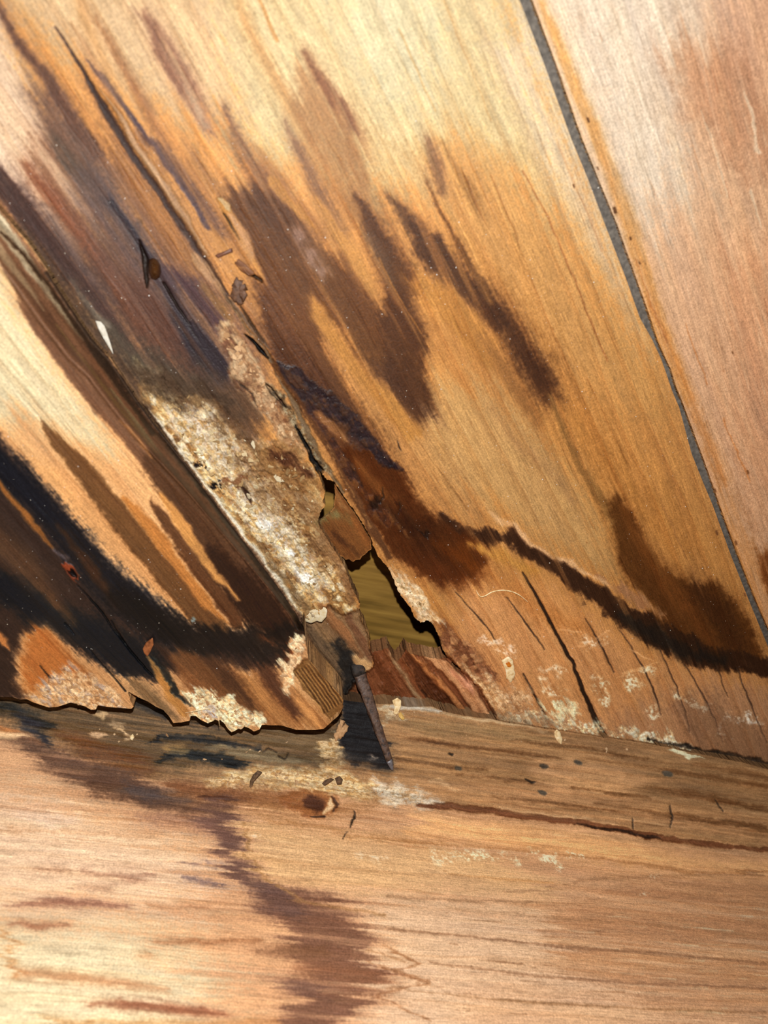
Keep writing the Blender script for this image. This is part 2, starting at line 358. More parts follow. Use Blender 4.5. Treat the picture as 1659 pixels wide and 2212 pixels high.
P('#583620', [(846, 432), (872, 470), (905, 500), (945, 550), (990, 600), (1030, 635), (1075, 680)], [4, 18, 46, 70, 60, 46, 36], soft=13, wa=18, wi=9, tex=.3, at=(960, 560))
P('#4A2A16', [(1060, 660), (1095, 700), (1130, 760), (1165, 810), (1185, 850)], [34, 38, 46, 56, 36], soft=20, wa=12, tex=.25, at=(1150, 790))
P('#8A5A30', [(920, 385), (950, 450), (985, 520), (1020, 580), (1060, 650)], [3, 8, 10, 12, 10], soft=4, wa=10)
P('#9A6A46', [(925, 300), (938, 350), (948, 405)], [14, 38, 20], soft=10, wa=18, tex=.35, op=.8)
P('#AE7A44', [(955, 305), (990, 370), (1020, 420), (1045, 470)], [6, 18, 22, 6], soft=7, wa=16, op=.8)
P('#D59248', [(885, 600), (930, 630), (985, 680), (1035, 735), (1065, 790)], [10, 54, 64, 60, 24], soft=12, wa=16, at=(970, 670))
P('#9C6838', [(1040, 730), (1080, 790), (1120, 850), (1160, 910)], [16, 34, 26, 8], soft=10, wa=16, tex=.5, op=.7)
P('#8C6234', [(1190, 850), (1215, 930), (1260, 1015), (1300, 1080), (1335, 1140)], [10, 12, 16, 24, 30], soft=7, wa=12, at=(1250, 1000))
P('#A4784C', [(1060, 880), (1120, 960), (1180, 1010), (1230, 1070)], [6, 10, 18, 6], soft=10, op=.6)
P('#6E4420', [(900, 700), (1000, 680), (1080, 780), (1190, 920), (1230, 1000), (1120, 960), (1000, 860), (930, 800)], soft=30, wa=20, tex=.19, op=.16, brk=True, at=(1050, 830))
P('#7A4E2A', [(600, 250), (700, 200), (800, 300), (860, 430), (800, 520), (680, 420)], soft=30, wa=20, tex=.19, op=.14, brk=True, at=(720, 340))
P('#7A5236', [(300, 300), (420, 360), (520, 520), (540, 620), (440, 560), (360, 440)], soft=26, wa=20, tex=.19, op=.25, brk=True, at=(430, 460))
P('#8A5A34', [(480, 300), (600, 330), (720, 470), (760, 560), (620, 480), (540, 400)], soft=26, wa=20, tex=.19, op=.2, brk=True, at=(620, 420))
# --- reddish lower stains
P('#45270F', [(1312, 1075), (1348, 1085), (1378, 1130), (1405, 1185), (1450, 1238), (1500, 1258), (1552, 1262), (1592, 1310), (1628, 1372), (1650, 1425), (1560, 1435), (1480, 1412), (1440, 1362), (1398, 1332),
              (1415, 1305), (1358, 1256), (1332, 1205), (1326, 1150)], soft=9, wa=12, wi=6, tex=.25, at=(1450, 1300), r=.4)
P('#6C3C18', [(1350, 1110), (1390, 1190), (1440, 1260), (1500, 1330), (1540, 1390)], [10, 20, 30, 36, 20], soft=12, wa=16, tex=.3, op=.55)
P('#2C170A', [(1500, 1270), (1550, 1320), (1590, 1390)], [30, 50, 40], soft=16, wa=14, tex=.25, op=.6)
P('#7C5028', [(1380, 1150), (1430, 1215), (1490, 1245)], [10, 16, 10], soft=10, op=.6)
P('#2C190E', [(955, 1130), (1010, 1156), (1060, 1160), (1112, 1162), (1142, 1188), (1200, 1218), (1255, 1262), (1320, 1308), (1390, 1352), (1450, 1388), (1520, 1420), (1600, 1428), (1700, 1450)],
  [30, 26, 30, 34, 28, 34, 38, 42, 54, 60, 52, 40, 44], soft=6, wa=8, wi=7, tex=.3, at=(1300, 1300), r=.42)
P('#15110F', [(1340, 1330), (1420, 1372), (1470, 1405), (1560, 1425)], [16, 34, 26, 18], soft=8, wa=8, op=.8, r=.35)
P('#8C6240', [(1290, 1248), (1345, 1272), (1400, 1305), (1440, 1330)], [6, 22, 24, 6], soft=6, wa=16, tex=.5)
P('#D2A474', [(1055, 1108), (1110, 1140), (1150, 1178), (1240, 1222), (1320, 1268)], [6, 14, 10, 12, 6], soft=5, wa=6, tex=.3)
P('#4E2C18', [(560, 640), (600, 700), (640, 760), (700, 830), (770, 900), (830, 970), (880, 1040), (860, 1060), (800, 1100), (760, 1060), (710, 970), (650, 870), (600, 790), (570, 720)], soft=16, wa=14, wi=6, tex=.25, op=.75, at=(700, 880), r=.42)
P('#4C2610', [(728, 960), (790, 968), (862, 1020), (905, 1085), (950, 1128), (1010, 1155), (1048, 1178), (1056, 1215), (1030, 1245), (965, 1262), (905, 1238), (850, 1196), (805, 1140), (770, 1085), (740, 1030)], soft=9, wa=8, wi=5, tex=.25, at=(900, 1140), r=.3)
P('#8A5226', [(770, 1000), (815, 1050), (850, 1080)], [12, 22, 8], soft=7, op=.7)
P('#30180C', [(820, 1090), (880, 1130), (930, 1160), (960, 1200), (990, 1220)], [20, 40, 44, 36, 20], soft=14, wi=8, op=.7, r=.3)
P('#27191E', [(600, 782), (640, 790), (690, 832), (762, 890), (812, 950), (862, 1012), (860, 1022), (820, 1000), (782, 960), (740, 905), (690, 895), (640, 860), (612, 820)], soft=5, wa=8, wi=5, tex=.25, at=(720, 880), r=.3, h=.12)
P('#27191E', [(660, 880), (700, 930), (735, 985), (775, 1040)], [20, 22, 26, 14], soft=5, wi=5, tex=.3, r=.3)
cw.rot([(605, 790), (640, 795), (690, 836), (760, 892), (812, 952), (858, 1012), (815, 996), (770, 960), (735, 912), (690, 900), (645, 866), (615, 824)], ['#17101A', '#2A1A1E', '#3C2624', '#54341F'], 1.1, .35, op=.75, soft=6, seed=17)
cw.rot([(660, 880), (690, 900), (735, 960), (780, 1040), (840, 1100), (880, 1150), (820, 1130), (765, 1060), (715, 980)], ['#2A1610', '#46240F', '#5E3216', '#7C4A20'], 1.6, .25, op=.6, soft=8, seed=19)
P('#96663E', [(680, 890), (715, 920), (752, 950)], [8, 20, 8], soft=4, wa=8, tex=.5)
P('#B8823E', [(1010, 1178), (1060, 1195), (1115, 1215), (1160, 1240)], [10, 22, 26, 12], soft=7, wa=10)
P('#A86830', [(1040, 1230), (1100, 1270), (1180, 1330), (1260, 1360)], [16, 30, 36, 20], soft=18, op=.5)
P('#70360F', [(940, 1170), (985, 1200), (1020, 1225)], [10, 40, 24], soft=14, wa=8, wi=6, tex=.2, op=.6, r=.3)
P('#5A2C12', [(930, 1230), (990, 1255), (1040, 1250)], [30, 30, 16], soft=12, op=.6, r=.3)
P('#5C341C', [(950, 1345), (990, 1400), (1040, 1440), (1060, 1450)], [14, 36, 34, 10], soft=10, wi=8, tex=.3)
P('#C79C74', [(1400, 780), (1420, 760)], [4, 8], op=0)
# --- fine lines of the grain
for L, c, w in [([(1060, 380), (1110, 500), (1155, 620), (1190, 710), (1230, 800)], '#B97C42', 2.4), ([(1130, 370), (1185, 470), (1230, 580), (1275, 690), (1310, 780)], '#A86838', 2.8),
                ([(1150, 540), (1200, 650), (1260, 780)], '#C58E54', 2.2), ([(1010, 330), (1060, 440), (1100, 540)], '#D8A468', 2.5), ([(1200, 300), (1260, 440), (1300, 540)], '#D39A68', 2.4),
                ([(860, 60), (900, 150), (940, 240)], '#E8B878', 3), ([(960, 0), (1010, 130), (1060, 260)], '#E8B878', 3), ([(1270, 820), (1320, 930), (1360, 1010)], '#96602E', 2.4),
                ([(900, 950), (960, 1030), (1010, 1100)], '#9C6C3C', 2.5), ([(940, 920), (990, 1010), (1030, 1070)], '#A87848', 2), ([(1400, 900), (1440, 1000), (1480, 1090)], '#9C6A3C', 2),
                ([(1330, 860), (1390, 990), (1440, 1110)], '#A8743F', 2), ([(1430, 1090), (1480, 1200), (1520, 1290)], '#8A5C34', 2),
                ([(560, 0), (600, 90)], '#E6A45C', 8), ([(820, 560), (860, 640), (910, 720)], '#B87838', 3), ([(640, 560), (700, 650)], '#8A5A34', 3), ([(720, 800), (790, 900), (840, 960)], '#8C5C30', 3)]:
    P(c, L, w, soft=2, wa=3, wi=2, tex=.2, op=.85, h=-.03)
# --- splits that open into the wood
for L, w, dp in [([(1128, 1236), (1165, 1300), (1200, 1365), (1236, 1430), (1262, 1500), (1290, 1560), (1306, 1594)], [2, 5, 5, 6, 7, 10, 12], -2.0),
                 ([(1095, 1290), (1140, 1350), (1176, 1402)], [1, 3, 1], -.5), ([(985, 1280), (1040, 1340), (1078, 1392)], [1, 2.5, 1], -.4), ([(1265, 1335), (1300, 1400), (1326, 1452)], [1, 3, 1.5], -.5),
                 ([(1340, 1362), (1390, 1440), (1415, 1500), (1428, 1545)], [1, 2.5, 3, 1], -.5), ([(1420, 1395), (1460, 1480), (1492, 1580)], [1.5, 2.5, 1], -.5), ([(1480, 1435), (1530, 1520), (1562, 1605)], [2, 2.5, 1], -.5),
                 ([(1545, 1435), (1572, 1505)], [2.5, 1], -.4), ([(1590, 1440), (1622, 1520), (1656, 1605)], [2, 2.5, 1], -.5), ([(1130, 1455), (1160, 1510), (1182, 1552)], [2, 4, 2], -.6),
                 ([(352, 610), (385, 665), (410, 700)], [4, 4, 1], -.8), ([(302, 520), (312, 560), (316, 600), (318, 622)], [3, 11, 9, 2], -1.6),
                 ([(826, 1052), (828, 1072), (822, 1084)], [1, 3, 2], -.6), ([(862, 1086), (866, 1096), (858, 1108)], [1, 2, 1], -.5), ([(858, 952), (862, 966), (866, 972)], [1, 3, 1], -.2)]:
    P('#2A1C14', L, w, soft=1.6, wa=2, wi=2, tex=0, h=dp)
P('#281812', [(904, 1150), (918, 1144), (930, 1152), (918, 1160)], soft=3, wi=2, tex=0, h=-.5)
P('#281812', [(790, 1078), (812, 1074), (824, 1086), (800, 1092)], soft=4, wi=3, tex=.2, h=-.2, r=.2)
# --- the long split between the rotten strip and the sound wood
CR = [(440, 560), (500, 655), (540, 715), (575, 760), (605, 815), (640, 880), (668, 940), (690, 985), (715, 1030), (740, 1062)]
P('#7A6248', CR, [1, 3, 3, 4, 9, 12, 12, 10, 8, 4], soft=2.5, wa=4, wi=6, tex=.6, at=(620, 850), h=-.5)
cw.rot([(560, 815), (600, 840), (640, 900), (690, 985), (715, 1035), (690, 1010), (655, 965), (625, 915), (585, 860)], ['#2A241C', '#6A5A44', '#A89878', '#8A6A44', '#4A3A28'], .6, .5, op=.95, soft=4, seed=15)
P('#14100E', [(530, 722), (548, 738), (566, 760), (580, 776)], [2, 5, 7, 2], soft=1.5, wa=2, wi=3, tex=0, h=-3.0)
P('#14100E', [(572, 826), (586, 842), (602, 862), (618, 880)], [2, 6, 5, 2], soft=1.5, wa=2, wi=4, tex=0, h=-3.0)
P('#14100E', [(640, 920), (658, 955), (672, 985), (690, 1016)], [2, 6, 9, 14], soft=1.5, wa=2, wi=4, tex=0, h=-3.5)
P('#643C1E', [(590, 790), (640, 860), (690, 935), (730, 1005), (765, 1075), (800, 1135), (840, 1200)], [8, 11, 12, 12, 13, 15, 12], soft=3, wa=4, wi=4, tex=.25, at=(700, 960), h=.15, r=.8)
P('#C8965C', [(600, 806), (648, 876), (696, 948), (735, 1018), (768, 1080), (802, 1136)], [2, 4, 4, 5, 5, 5], soft=2.5, wa=3, wi=5, tex=.19, at=(700, 960), op=.6, r=.8, brk=True)
P('#6A5444', [(490, 640), (540, 700), (580, 750)], [6, 10, 6], soft=4, wi=4, tex=.4, op=.8)
# --- torn fibres left of the split
P('#D8A878', [(420, 555), (450, 590), (490, 640)], [18, 24, 6], soft=5, wa=8, tex=.4, op=.8)
P('#E8C48E', [(476, 436), (492, 448), (500, 462)], [6, 14, 5], soft=2, wi=4, tex=.4, h=.3)
P('#3A2A1C', [(478, 455), (500, 486), (520, 520)], [2, 4, 2], soft=1.5, wi=2, tex=0, h=-.6)
P('#D8A070', [(500, 470), (525, 510), (548, 560)], [14, 26, 12], soft=6, tex=.3, op=.9)
P('#3C2818', [(520, 575), (548, 592), (560, 600)], [2, 7, 3], soft=2, wi=3, tex=0, h=-1.0)
P('#46301E', [(520, 660), (545, 700), (565, 735)], [3, 5, 2], soft=2, wi=2, tex=0, h=-.5)
# --- crumbling white and tan rot
RC = ['#5C4029', '#7E5A36', '#A87C48', '#D4A96C', '#EACC92', '#F3E2BE']
cw.rot([(465, 690), (500, 700), (530, 740), (560, 790), (600, 860), (640, 930), (660, 990), (620, 970), (570, 900), (520, 850), (500, 790), (478, 730)], ['#6A4434', '#8A5C40', '#B88A60', '#D4AC80', '#DDBB90'], 1.5, .35, op=.9, soft=8, seed=5)
cw.rot([(300, 810), (330, 800), (370, 830), (420, 850), (480, 880), (520, 930), (580, 960), (650, 980), (690, 1030), (702, 1070), (690, 1120), (720, 1190), (750, 1240), (775, 1310), (740, 1330), (700, 1310), (700, 1340), (650, 1345),
        (600, 1262), (500, 1130), (400, 995), (345, 925), (310, 860)], RC, 1.25, .65, op=1, soft=14, seed=9)
cw.rot([(370, 870), (440, 880), (500, 930), (560, 1010), (600, 1070), (640, 1150), (700, 1230), (690, 1290), (640, 1250), (560, 1150), (490, 1060), (420, 970), (370, 910)], ['#C89C62', '#E8C88E', '#F5E6C4', '#F6EEDC', '#DDB87E'], .9, .4, op=.75, soft=16, seed=21)
cw.rot([(510, 960), (600, 960), (660, 1000), (680, 1060), (600, 1060), (540, 1040)], ['#5A3018', '#8E5A2C', '#C48E4E', '#E2BE86', '#B07A40'], .9, .5, op=.8, soft=14, seed=33)
cw.rot([(290, 770), (340, 790), (400, 840), (380, 880), (330, 850), (300, 810)], ['#4A4030', '#7A6C50', '#B8A67C', '#D6CBA6'], .8, .25, op=.7, soft=12, seed=41)
P('#6A4A32', [(470, 830), (520, 840), (560, 900), (550, 960), (500, 930), (470, 880)], soft=14, wi=14, tex=.6, op=.9)
P('#4C3828', [(290, 800), (340, 825), (400, 845), (460, 860), (500, 880)], [40, 60, 50, 40, 30], soft=14, wa=0, wi=18, tex=.28, op=.85)
P('#5E452E', [(360, 860), (430, 880), (520, 940), (600, 1000)], [30, 30, 20, 10], soft=14, wi=18, tex=.19, op=.8, brk=True)
P('#5A3C22', [(440, 900), (560, 990), (660, 1040), (690, 1100), (720, 1220), (650, 1180), (540, 1060)], soft=20, wa=6, wi=14, tex=.19, op=.7, brk=True)
P('#8A6036', [(560, 960), (620, 960), (690, 1030), (690, 1080), (620, 1050), (560, 1020)], soft=14, wi=16, tex=1.0, op=.75)
P('#4E2A16', [(590, 985), (625, 998), (660, 1018)], [16, 26, 14], soft=7, wi=10, tex=.9, op=.9)
P('#8A6440', [(600, 1060), (650, 1090), (690, 1130), (720, 1200)], [30, 40, 44, 30], soft=14, wi=16, tex=1.0, op=.7)
P('#A88458', [(500, 1010), (560, 1060), (600, 1100)], [24, 40, 30], soft=14, wi=16, tex=1.0, op=.5)
P('#9A7A50', [(420, 1040), (500, 1130), (580, 1230), (640, 1300)], [14, 22, 24, 20], soft=8, wi=10, tex=1.0, op=.6)
P('#6E5438', [(560, 1180), (620, 1260), (660, 1320)], [10, 22, 20], soft=8, wi=10, tex=1.0, op=.7)
P('#7A5434', [(690, 1120), (740, 1220), (760, 1290)], [20, 30, 24], soft=8, wa=12, tex=.5, op=.7)
P('#F4F2EC', [(556, 1130), (575, 1120), (592, 1128), (580, 1146), (562, 1148)], soft=5, wi=8, tex=.4, h=.3)
P('#F4F2EC', [(640, 1232), (668, 1236), (682, 1254), (660, 1270), (645, 1256)], soft=5, wi=8, tex=.5, h=.3)
P('#F4F2EC', [(610, 1175), (630, 1180), (642, 1198), (620, 1200)], soft=5, wi=8, tex=.5, h=.25)
P('#160E0A', [(424, 1006), (436, 1003), (450, 998)], [6, 6, 2], soft=2, wi=4, tex=0, h=-1.6)
P('#160E0A', [(455, 1048), (470, 1052), (478, 1044)], [3, 8, 2], soft=2, wi=5, tex=0, h=-1.4)
P('#3E2416', [(523, 1046), (532, 1064), (540, 1084)], [5, 9, 4], soft=2, wi=3, tex=0, h=-.8)
P('#8A5E3C', [(486, 1050), (510, 1036), (526, 1022)], [12, 22, 6], soft=3, wi=5, tex=.3)
P('#3A2A20', [(520, 830), (550, 850), (556, 880)], [3, 3, 2], soft=2, wi=6, tex=0, h=-.4)
# rounded, paler broken edge beside the seam
P('#C2B090', [(330, 905), (400, 992), (500, 1126), (600, 1258), (652, 1340)], [12, 16, 18, 18, 10], soft=5, wi=5, tex=.5, at=(500, 1120), r=.8)
P('#E9DFC8', [(318, 885), (352, 930), (400, 988), (450, 1054), (500, 1122), (560, 1202), (610, 1268), (645, 1318)], [3, 10, 11, 9, 9, 9, 9, 4], soft=3, wi=5, tex=.45, at=(480, 1090), r=.8, brk=False)
P('#7A6446', [(300, 868), (400, 1000), (500, 1136), (600, 1268), (650, 1346)], [4, 5, 5, 5, 4], soft=2, wi=3, tex=.4, at=(500, 1130), h=-.5)
P('#7C5E42', [(180, 700), (240, 775), (300, 860)], [8, 9, 8], soft=4, wi=3, tex=.4, op=.8)
# white crust on the lip of the hole and rot below it
cw.rot([(835, 1222), (870, 1250), (910, 1280), (930, 1320), (950, 1340), (920, 1345), (896, 1340), (880, 1304), (850, 1262)], ['#9A7048', '#CDA878', '#E2C498', '#EBD6B2'], .7, .35, op=.95, soft=8, seed=55)
cw.rot([(955, 1350), (1000, 1380), (1040, 1420), (1080, 1440), (1060, 1480), (1010, 1460), (970, 1425), (950, 1390)], ['#3E2212', '#6A4028', '#8A5A3A', '#A4764E'], 1.3, .4, op=.85, soft=8, seed=57)
# plaster smears and crust along the foot of the plank
for q, w in [([(1040, 1384), (1062, 1390)], 8), ([(1074, 1388), (1106, 1394)], 8), ([(1082, 1412), (1100, 1418)], 8), ([(1178, 1452), (1200, 1446), (1222, 1456)], 6), ([(1176, 1478), (1196, 1490), (1220, 1494)], 9),
             ([(1290, 1486), (1302, 1502), (1312, 1520)], 12), ([(1360, 1472), (1378, 1476)], 11), ([(1280, 1460), (1296, 1470)], 5), ([(1404, 1538), (1408, 1542)], 11), ([(1482, 1508), (1500, 1516), (1524, 1530)], 7),
             ([(1510, 1532), (1534, 1526)], 5), ([(1564, 1546), (1590, 1552), (1620, 1548)], 7), ([(1580, 1562), (1640, 1556)], 4), ([(1390, 1446), (1400, 1449)], 8), ([(1462, 1496), (1464, 1498)], 6),
             ([(1306, 1380), (1308, 1381)], 7), ([(1268, 1392), (1282, 1388)], 9), ([(1556, 1558), (1556, 1580), (1566, 1594)], 5)]:
    P('#DCC0A4', q, np.asarray(w) * 1.9 + 4, soft=6, wa=5, wi=12, tex=.19, op=.95, h=.08, r=.85, brk=True)
for q, w in [([(1210, 1360), (1256, 1365)], [2, 5]), ([(1285, 1378), (1316, 1362)], [2, 4]), ([(1240, 1400), (1275, 1390)], [1, 4]), ([(1360, 1402), (1412, 1428)], [3, 2]), ([(1345, 1455), (1420, 1430)], [1, 2.5]),
             ([(1330, 1462), (1390, 1444)], [1, 3])]:
    P('#CE9C6A', q, w, soft=1.5, wa=2, wi=2, tex=.3, op=.8)
cw.rot([(1010, 1450), (1060, 1460), (1110, 1490), (1150, 1500), (1130, 1540), (1060, 1530), (1000, 1500), (985, 1470)], ['#6E5034', '#94704C', '#B8946A', '#D2B48C', '#A8805A'], .8, .3, op=.8, soft=14, seed=61)
cw.rot([(1172, 1520), (1210, 1516), (1245, 1522), (1252, 1540), (1215, 1550), (1182, 1540)], ['#C49A70', '#D6B48C', '#DEC09C'], .8, .2, op=.95, soft=4, seed=63)
cw.rot([(1050, 1545), (1120, 1540), (1260, 1556), (1330, 1580), (1420, 1585), (1480, 1606), (1560, 1636), (1480, 1625), (1380, 1606), (1250, 1580), (1120, 1565)], ['#5A4434', '#8A684C', '#CCA47C', '#E0C4A0'], .7, .4, op=.85, soft=8, seed=65)
P('#1C1612', [(1400, 1598), (1480, 1613), (1540, 1626), (1600, 1638), (1680, 1658)], [3, 9, 13, 13, 12], soft=4, wa=0, wi=6, tex=.15, h=-1.2)
P('#E0C6A2', [(1340, 1582), (1390, 1588), (1440, 1598), (1500, 1612)], [6, 10, 8, 4], soft=3, wa=0, wi=7, tex=.19, brk=True, op=.9, h=.2)
P('#5A4230', [(1480, 1520), (1530, 1560), (1600, 1600), (1659, 1630)], [40, 90, 90, 60], soft=24, wa=8, wi=10, tex=.15, op=.55, at=(1560, 1580))
P('#6E5A44', [(1000, 1530), (1080, 1548), (1200, 1566)], [16, 20, 12], soft=10, wi=6, tex=.4, op=.7)
# lower broken layers: below the rotten strip and in the mouth of the hole
lay1 = [(655, 1338), (690, 1342), (708, 1306), (740, 1330), (778, 1318), (800, 1400), (806, 1440), (760, 1470), (740, 1520), (730, 1560), (690, 1500), (650, 1420)]
P('#7C5E40', lay1, soft=4, wa=3, wi=4, tex=.3, at=(720, 1400), h=-2.0, r=.8)
P('#8A5C38', [(700, 1310), (730, 1350), (758, 1390), (776, 1412)], [14, 22, 20, 12], soft=4, wa=8, tex=.4, at=(740, 1370), h=.5)
P('#6E4A32', [(752, 1330), (778, 1380), (796, 1420)], [16, 18, 14], soft=4, wa=8, tex=.4, h=.2)
P('#4E3A26', [(668, 1370), (700, 1420), (740, 1470)], [4, 6, 5], soft=3, wi=3, tex=.2, h=-.6)
P('#5A4632', [(660, 1350), (690, 1400), (730, 1460)], [24, 36, 30], soft=10, tex=.15, op=.7)
P('#1C1917', [(728, 1395), (750, 1420), (762, 1455), (765, 1500), (770, 1560)], [8, 30, 46, 50, 50], soft=9, wa=4, wi=10, tex=.2, at=(755, 1440))
P('#B08A5C', [(775, 1425), (793, 1440)], [22, 20], soft=5, wi=5, tex=.3, h=.6)
lay2 = [(800, 1395), (830, 1395), (880, 1400), (960, 1412), (1000, 1448), (1040, 1490), (1075, 1560), (980, 1590), (830, 1575), (740, 1600), (730, 1540), (765, 1475), (808, 1440)]
P('#6A3C22', lay2, soft=4, wa=2, wi=3, tex=.35, at=(850, 1480), h=-4.2, r=.6)
for q, w, c, dh in [([(838, 1402), (870, 1455), (905, 1510), (930, 1545)], [3, 9, 9, 9], '#8C6E4E', .6), ([(806, 1410), (830, 1460), (850, 1520)], [14, 24, 24], '#5A3018', .4), ([(872, 1408), (905, 1455), (950, 1510), (985, 1548)], [6, 20, 30, 24], '#4A2612', -.4),
                    ([(880, 1405), (930, 1455), (985, 1515), (1010, 1550)], [8, 12, 14, 12], '#A0683C', 1.4), ([(920, 1416), (965, 1445), (1010, 1490), (1045, 1545)], [14, 30, 34, 30], '#B08058', 2.2), ([(898, 1470), (935, 1530)], [2, 5], '#2A160C', -.8)]:
    P(c, q, w, soft=4, wa=8, wi=3, tex=.5, h=dh)
P('#C88A6E', [(975, 1450), (1000, 1465), (1015, 1480)], [10, 20, 10], soft=6, tex=.3, op=.7)
# the torn flake in the hole
P('#70431F', FLAKE, soft=2, wa=0, wi=0, tex=.3, at=(755, 1160))
P('#7C6A40', [(690, 1128), (712, 1116), (735, 1112), (750, 1124)], [14, 20, 16, 8], soft=8, wi=6, tex=.5)
P('#8A5428', [(760, 1120), (780, 1150), (795, 1175)], [10, 14, 8], soft=5, wa=8, tex=.4)
P('#4A2A14', [(720, 1150), (750, 1180), (770, 1200)], [8, 14, 6], soft=6, wa=8, tex=.4)
P('#97683C', [(722, 1060), (735, 1085), (750, 1100)], [6, 10, 6], soft=4, tex=.4)
# --- the right-hand plank
cd = [(1022, -350), (1150, 0), (1258, 300), (1400, 671), (1474, 868), (1554, 1090), (1662, 1364), (1836, 1772), (2010, 1790), (2010, -350)]
k, v = cw.mask(cd, None, 1.5, 0, 0, 0); cw.h[k] *= 1 - v
P('#E8B78E', cd, soft=1.5, wa=0, wi=0, tex=0, at=(1450, 420))
P('#FFEBD2', [(1022, -350), (1150, 0), (1240, 240), (1360, 500), (1480, 380), (1540, 0), (1540, -350)], soft=80, wa=60, tex=.2, at=(1280, 130), op=.9)  # pale upper end, with flash whitening painted in
P('#DBA888', [(1480, -300), (1700, -300), (1700, 200), (1560, 160)], soft=60, wa=40, tex=.2, at=(1580, 60), op=.6)
P('#C48C66', [(1440, 120), (1620, 80), (1700, 300), (1700, 420), (1560, 330), (1480, 250)], soft=40, wa=40, wi=20, tex=.4, at=(1580, 240), op=.7)
P('#BE8660', [(1560, 560), (1700, 480), (1760, 900), (1760, 1200), (1640, 1120), (1560, 880)], soft=60, wa=50, tex=.3, at=(1620, 900), op=.7)
P('#B5763E', [(1520, 960), (1600, 1120), (1660, 1280), (1720, 1400), (1660, 1380), (1590, 1190)], soft=20, wa=30, tex=.3, op=.6, at=(1600, 1130))
P('#DF9E58', [(1165, 0), (1225, 140), (1290, 300), (1360, 490), (1400, 620), (1440, 740), (1480, 850)], [18, 22, 26, 30, 32, 26, 18], soft=8, wa=20, tex=.4, at=(1370, 540), op=.8)
P('#C0783C', [(1400, 640), (1450, 760), (1500, 880), (1560, 1030)], [10, 16, 18, 18], soft=7, wa=16, tex=.5, op=.6)
P('#5C3012', [(1648, 1190), (1680, 1260), (1720, 1400)], [20, 50, 60], soft=8, wa=16, tex=.4, at=(1652, 1260))
for i in range(64):
    x = 1200 + 460 * rng.random(); y = 1250 * rng.random()
    if x < 1215 + y * .4: continue
    l = 14 + 46 * rng.random()
    P('#EFCDA8' if rng.random() < .75 else '#A86A48', [(x, y), (x + .26 * l, y + l)], [1, 1.5 + 2.5 * rng.random()], soft=1.6, wa=4, wi=1, tex=.3, op=.25 + .4 * rng.random())
for q, w in [([(1608, 200), (1622, 240), (1640, 330)], [3, 8, 10]), ([(1515, 240), (1545, 330), (1570, 430)], [2, 4, 2]), ([(1622, 410), (1645, 490)], [5, 3]), ([(1484, 320), (1500, 370)], [4, 3])]:
    P('#F0D6B4', q, w, soft=2.5, wa=5, tex=.3, op=.75)
for x, y, r_ in [(1270, 259, 5), (1329, 455, 7), (1362, 514, 4), (1292, 364, 3), (1381, 568, 3), (1240, 401, 3.5), (1582, 760, 3), (1548, 1150, 5), (1590, 1172, 5), (1545, 1060, 4), (1615, 1020, 5), (1608, 1285, 4)]:
    P('#6A4326', [(x - r_ * .2, y - r_ * .6), (x + r_ * .2, y + r_ * .6)], r_, soft=1.6, wa=1, wi=1.5, tex=0)
for q, w in [([(1372, 560), (1402, 640), (1440, 740)], 2), ([(1480, 700), (1530, 830)], 3), ([(1562, 900), (1620, 1040)], 3)]:
    P('#B06A38', q, w, soft=2, wa=4, tex=.3, op=.7, h=-.04)
# --- the left-hand plank with its moulded edge
ca = SEAM + [(668, 1424), (735, 1500), (760, 1540), (700, 1640), (-350, 1640)]
k, v = cw.mask(ca, None, 1.5, 0, 0, 0); cw.h[k] *= 1 - v
P('#EDB47A', ca, soft=1.5, wa=0, wi=0, tex=0, at=(230, 1000))
P('#FDE9BC', [(-350, 200), (-40, 520), (60, 700), (160, 850), (230, 960), (150, 960), (60, 900), (-350, 900)], soft=40, wa=40, tex=.1, at=(40, 720))
P('#E9A868', [(60, 980), (150, 1020), (230, 1110), (320, 1220), (420, 1340), (300, 1260), (180, 1150)], soft=20, wa=20, tex=.15, at=(230, 1120), op=.7)
P('#7E563C', [(-80, 470), (0, 565), (40, 650), (75, 720), (135, 800), (190, 870), (240, 925), (310, 1010), (350, 1062), (405, 1135), (455, 1212), (510, 1296), (570, 1362), (650, 1400), (660, 1350), (600, 1262), (500, 1128), (400, 995), (290, 850), (150, 658), (0, 455)], soft=5, wa=6, wi=3, tex=.15, at=(240, 890))
P('#52341F', [(330, 1000), (400, 1090), (470, 1190), (540, 1290), (600, 1350)], [50, 60, 66, 70, 60], soft=12, wa=10, tex=.15, at=(440, 1150), op=.9)
P('#2C180D', [(450, 1200), (520, 1270), (580, 1330), (630, 1370)], [50, 90, 90, 60], soft=20, wa=10, tex=.15, at=(560, 1310))
P('#B57C4C', [(262, 905), (300, 950), (326, 992)], [3, 9, 2], soft=3, wa=6)
P('#6E4828', [(88, 912), (130, 960), (200, 1040), (270, 1130), (350, 1232), (430, 1330), (490, 1392)], [3, 26, 46, 50, 48, 50, 60], soft=5, wa=10, tex=.12, at=(270, 1130))
P('#E2A468', [(118, 920), (200, 985), (262, 1050), (330, 1140)], [8, 14, 8, 4], soft=8, wa=10, op=.5)
P('#BE7A3C', [(270, 1075), (335, 1155), (400, 1245), (450, 1310), (488, 1346)], [14, 24, 24, 20, 5], soft=5, wa=8, tex=.12, at=(370, 1200))
P('#5C3820', [(322, 1078), (350, 1120), (400, 1190), (450, 1262), (510, 1340)], [4, 24, 26, 28, 30], soft=5, wa=8, tex=.12, at=(400, 1190))
P('#D09250', [(345, 1064), (385, 1122), (432, 1190), (474, 1250), (512, 1294)], [10, 26, 20, 14, 4], soft=4.5, wa=6, tex=.12, at=(420, 1170))
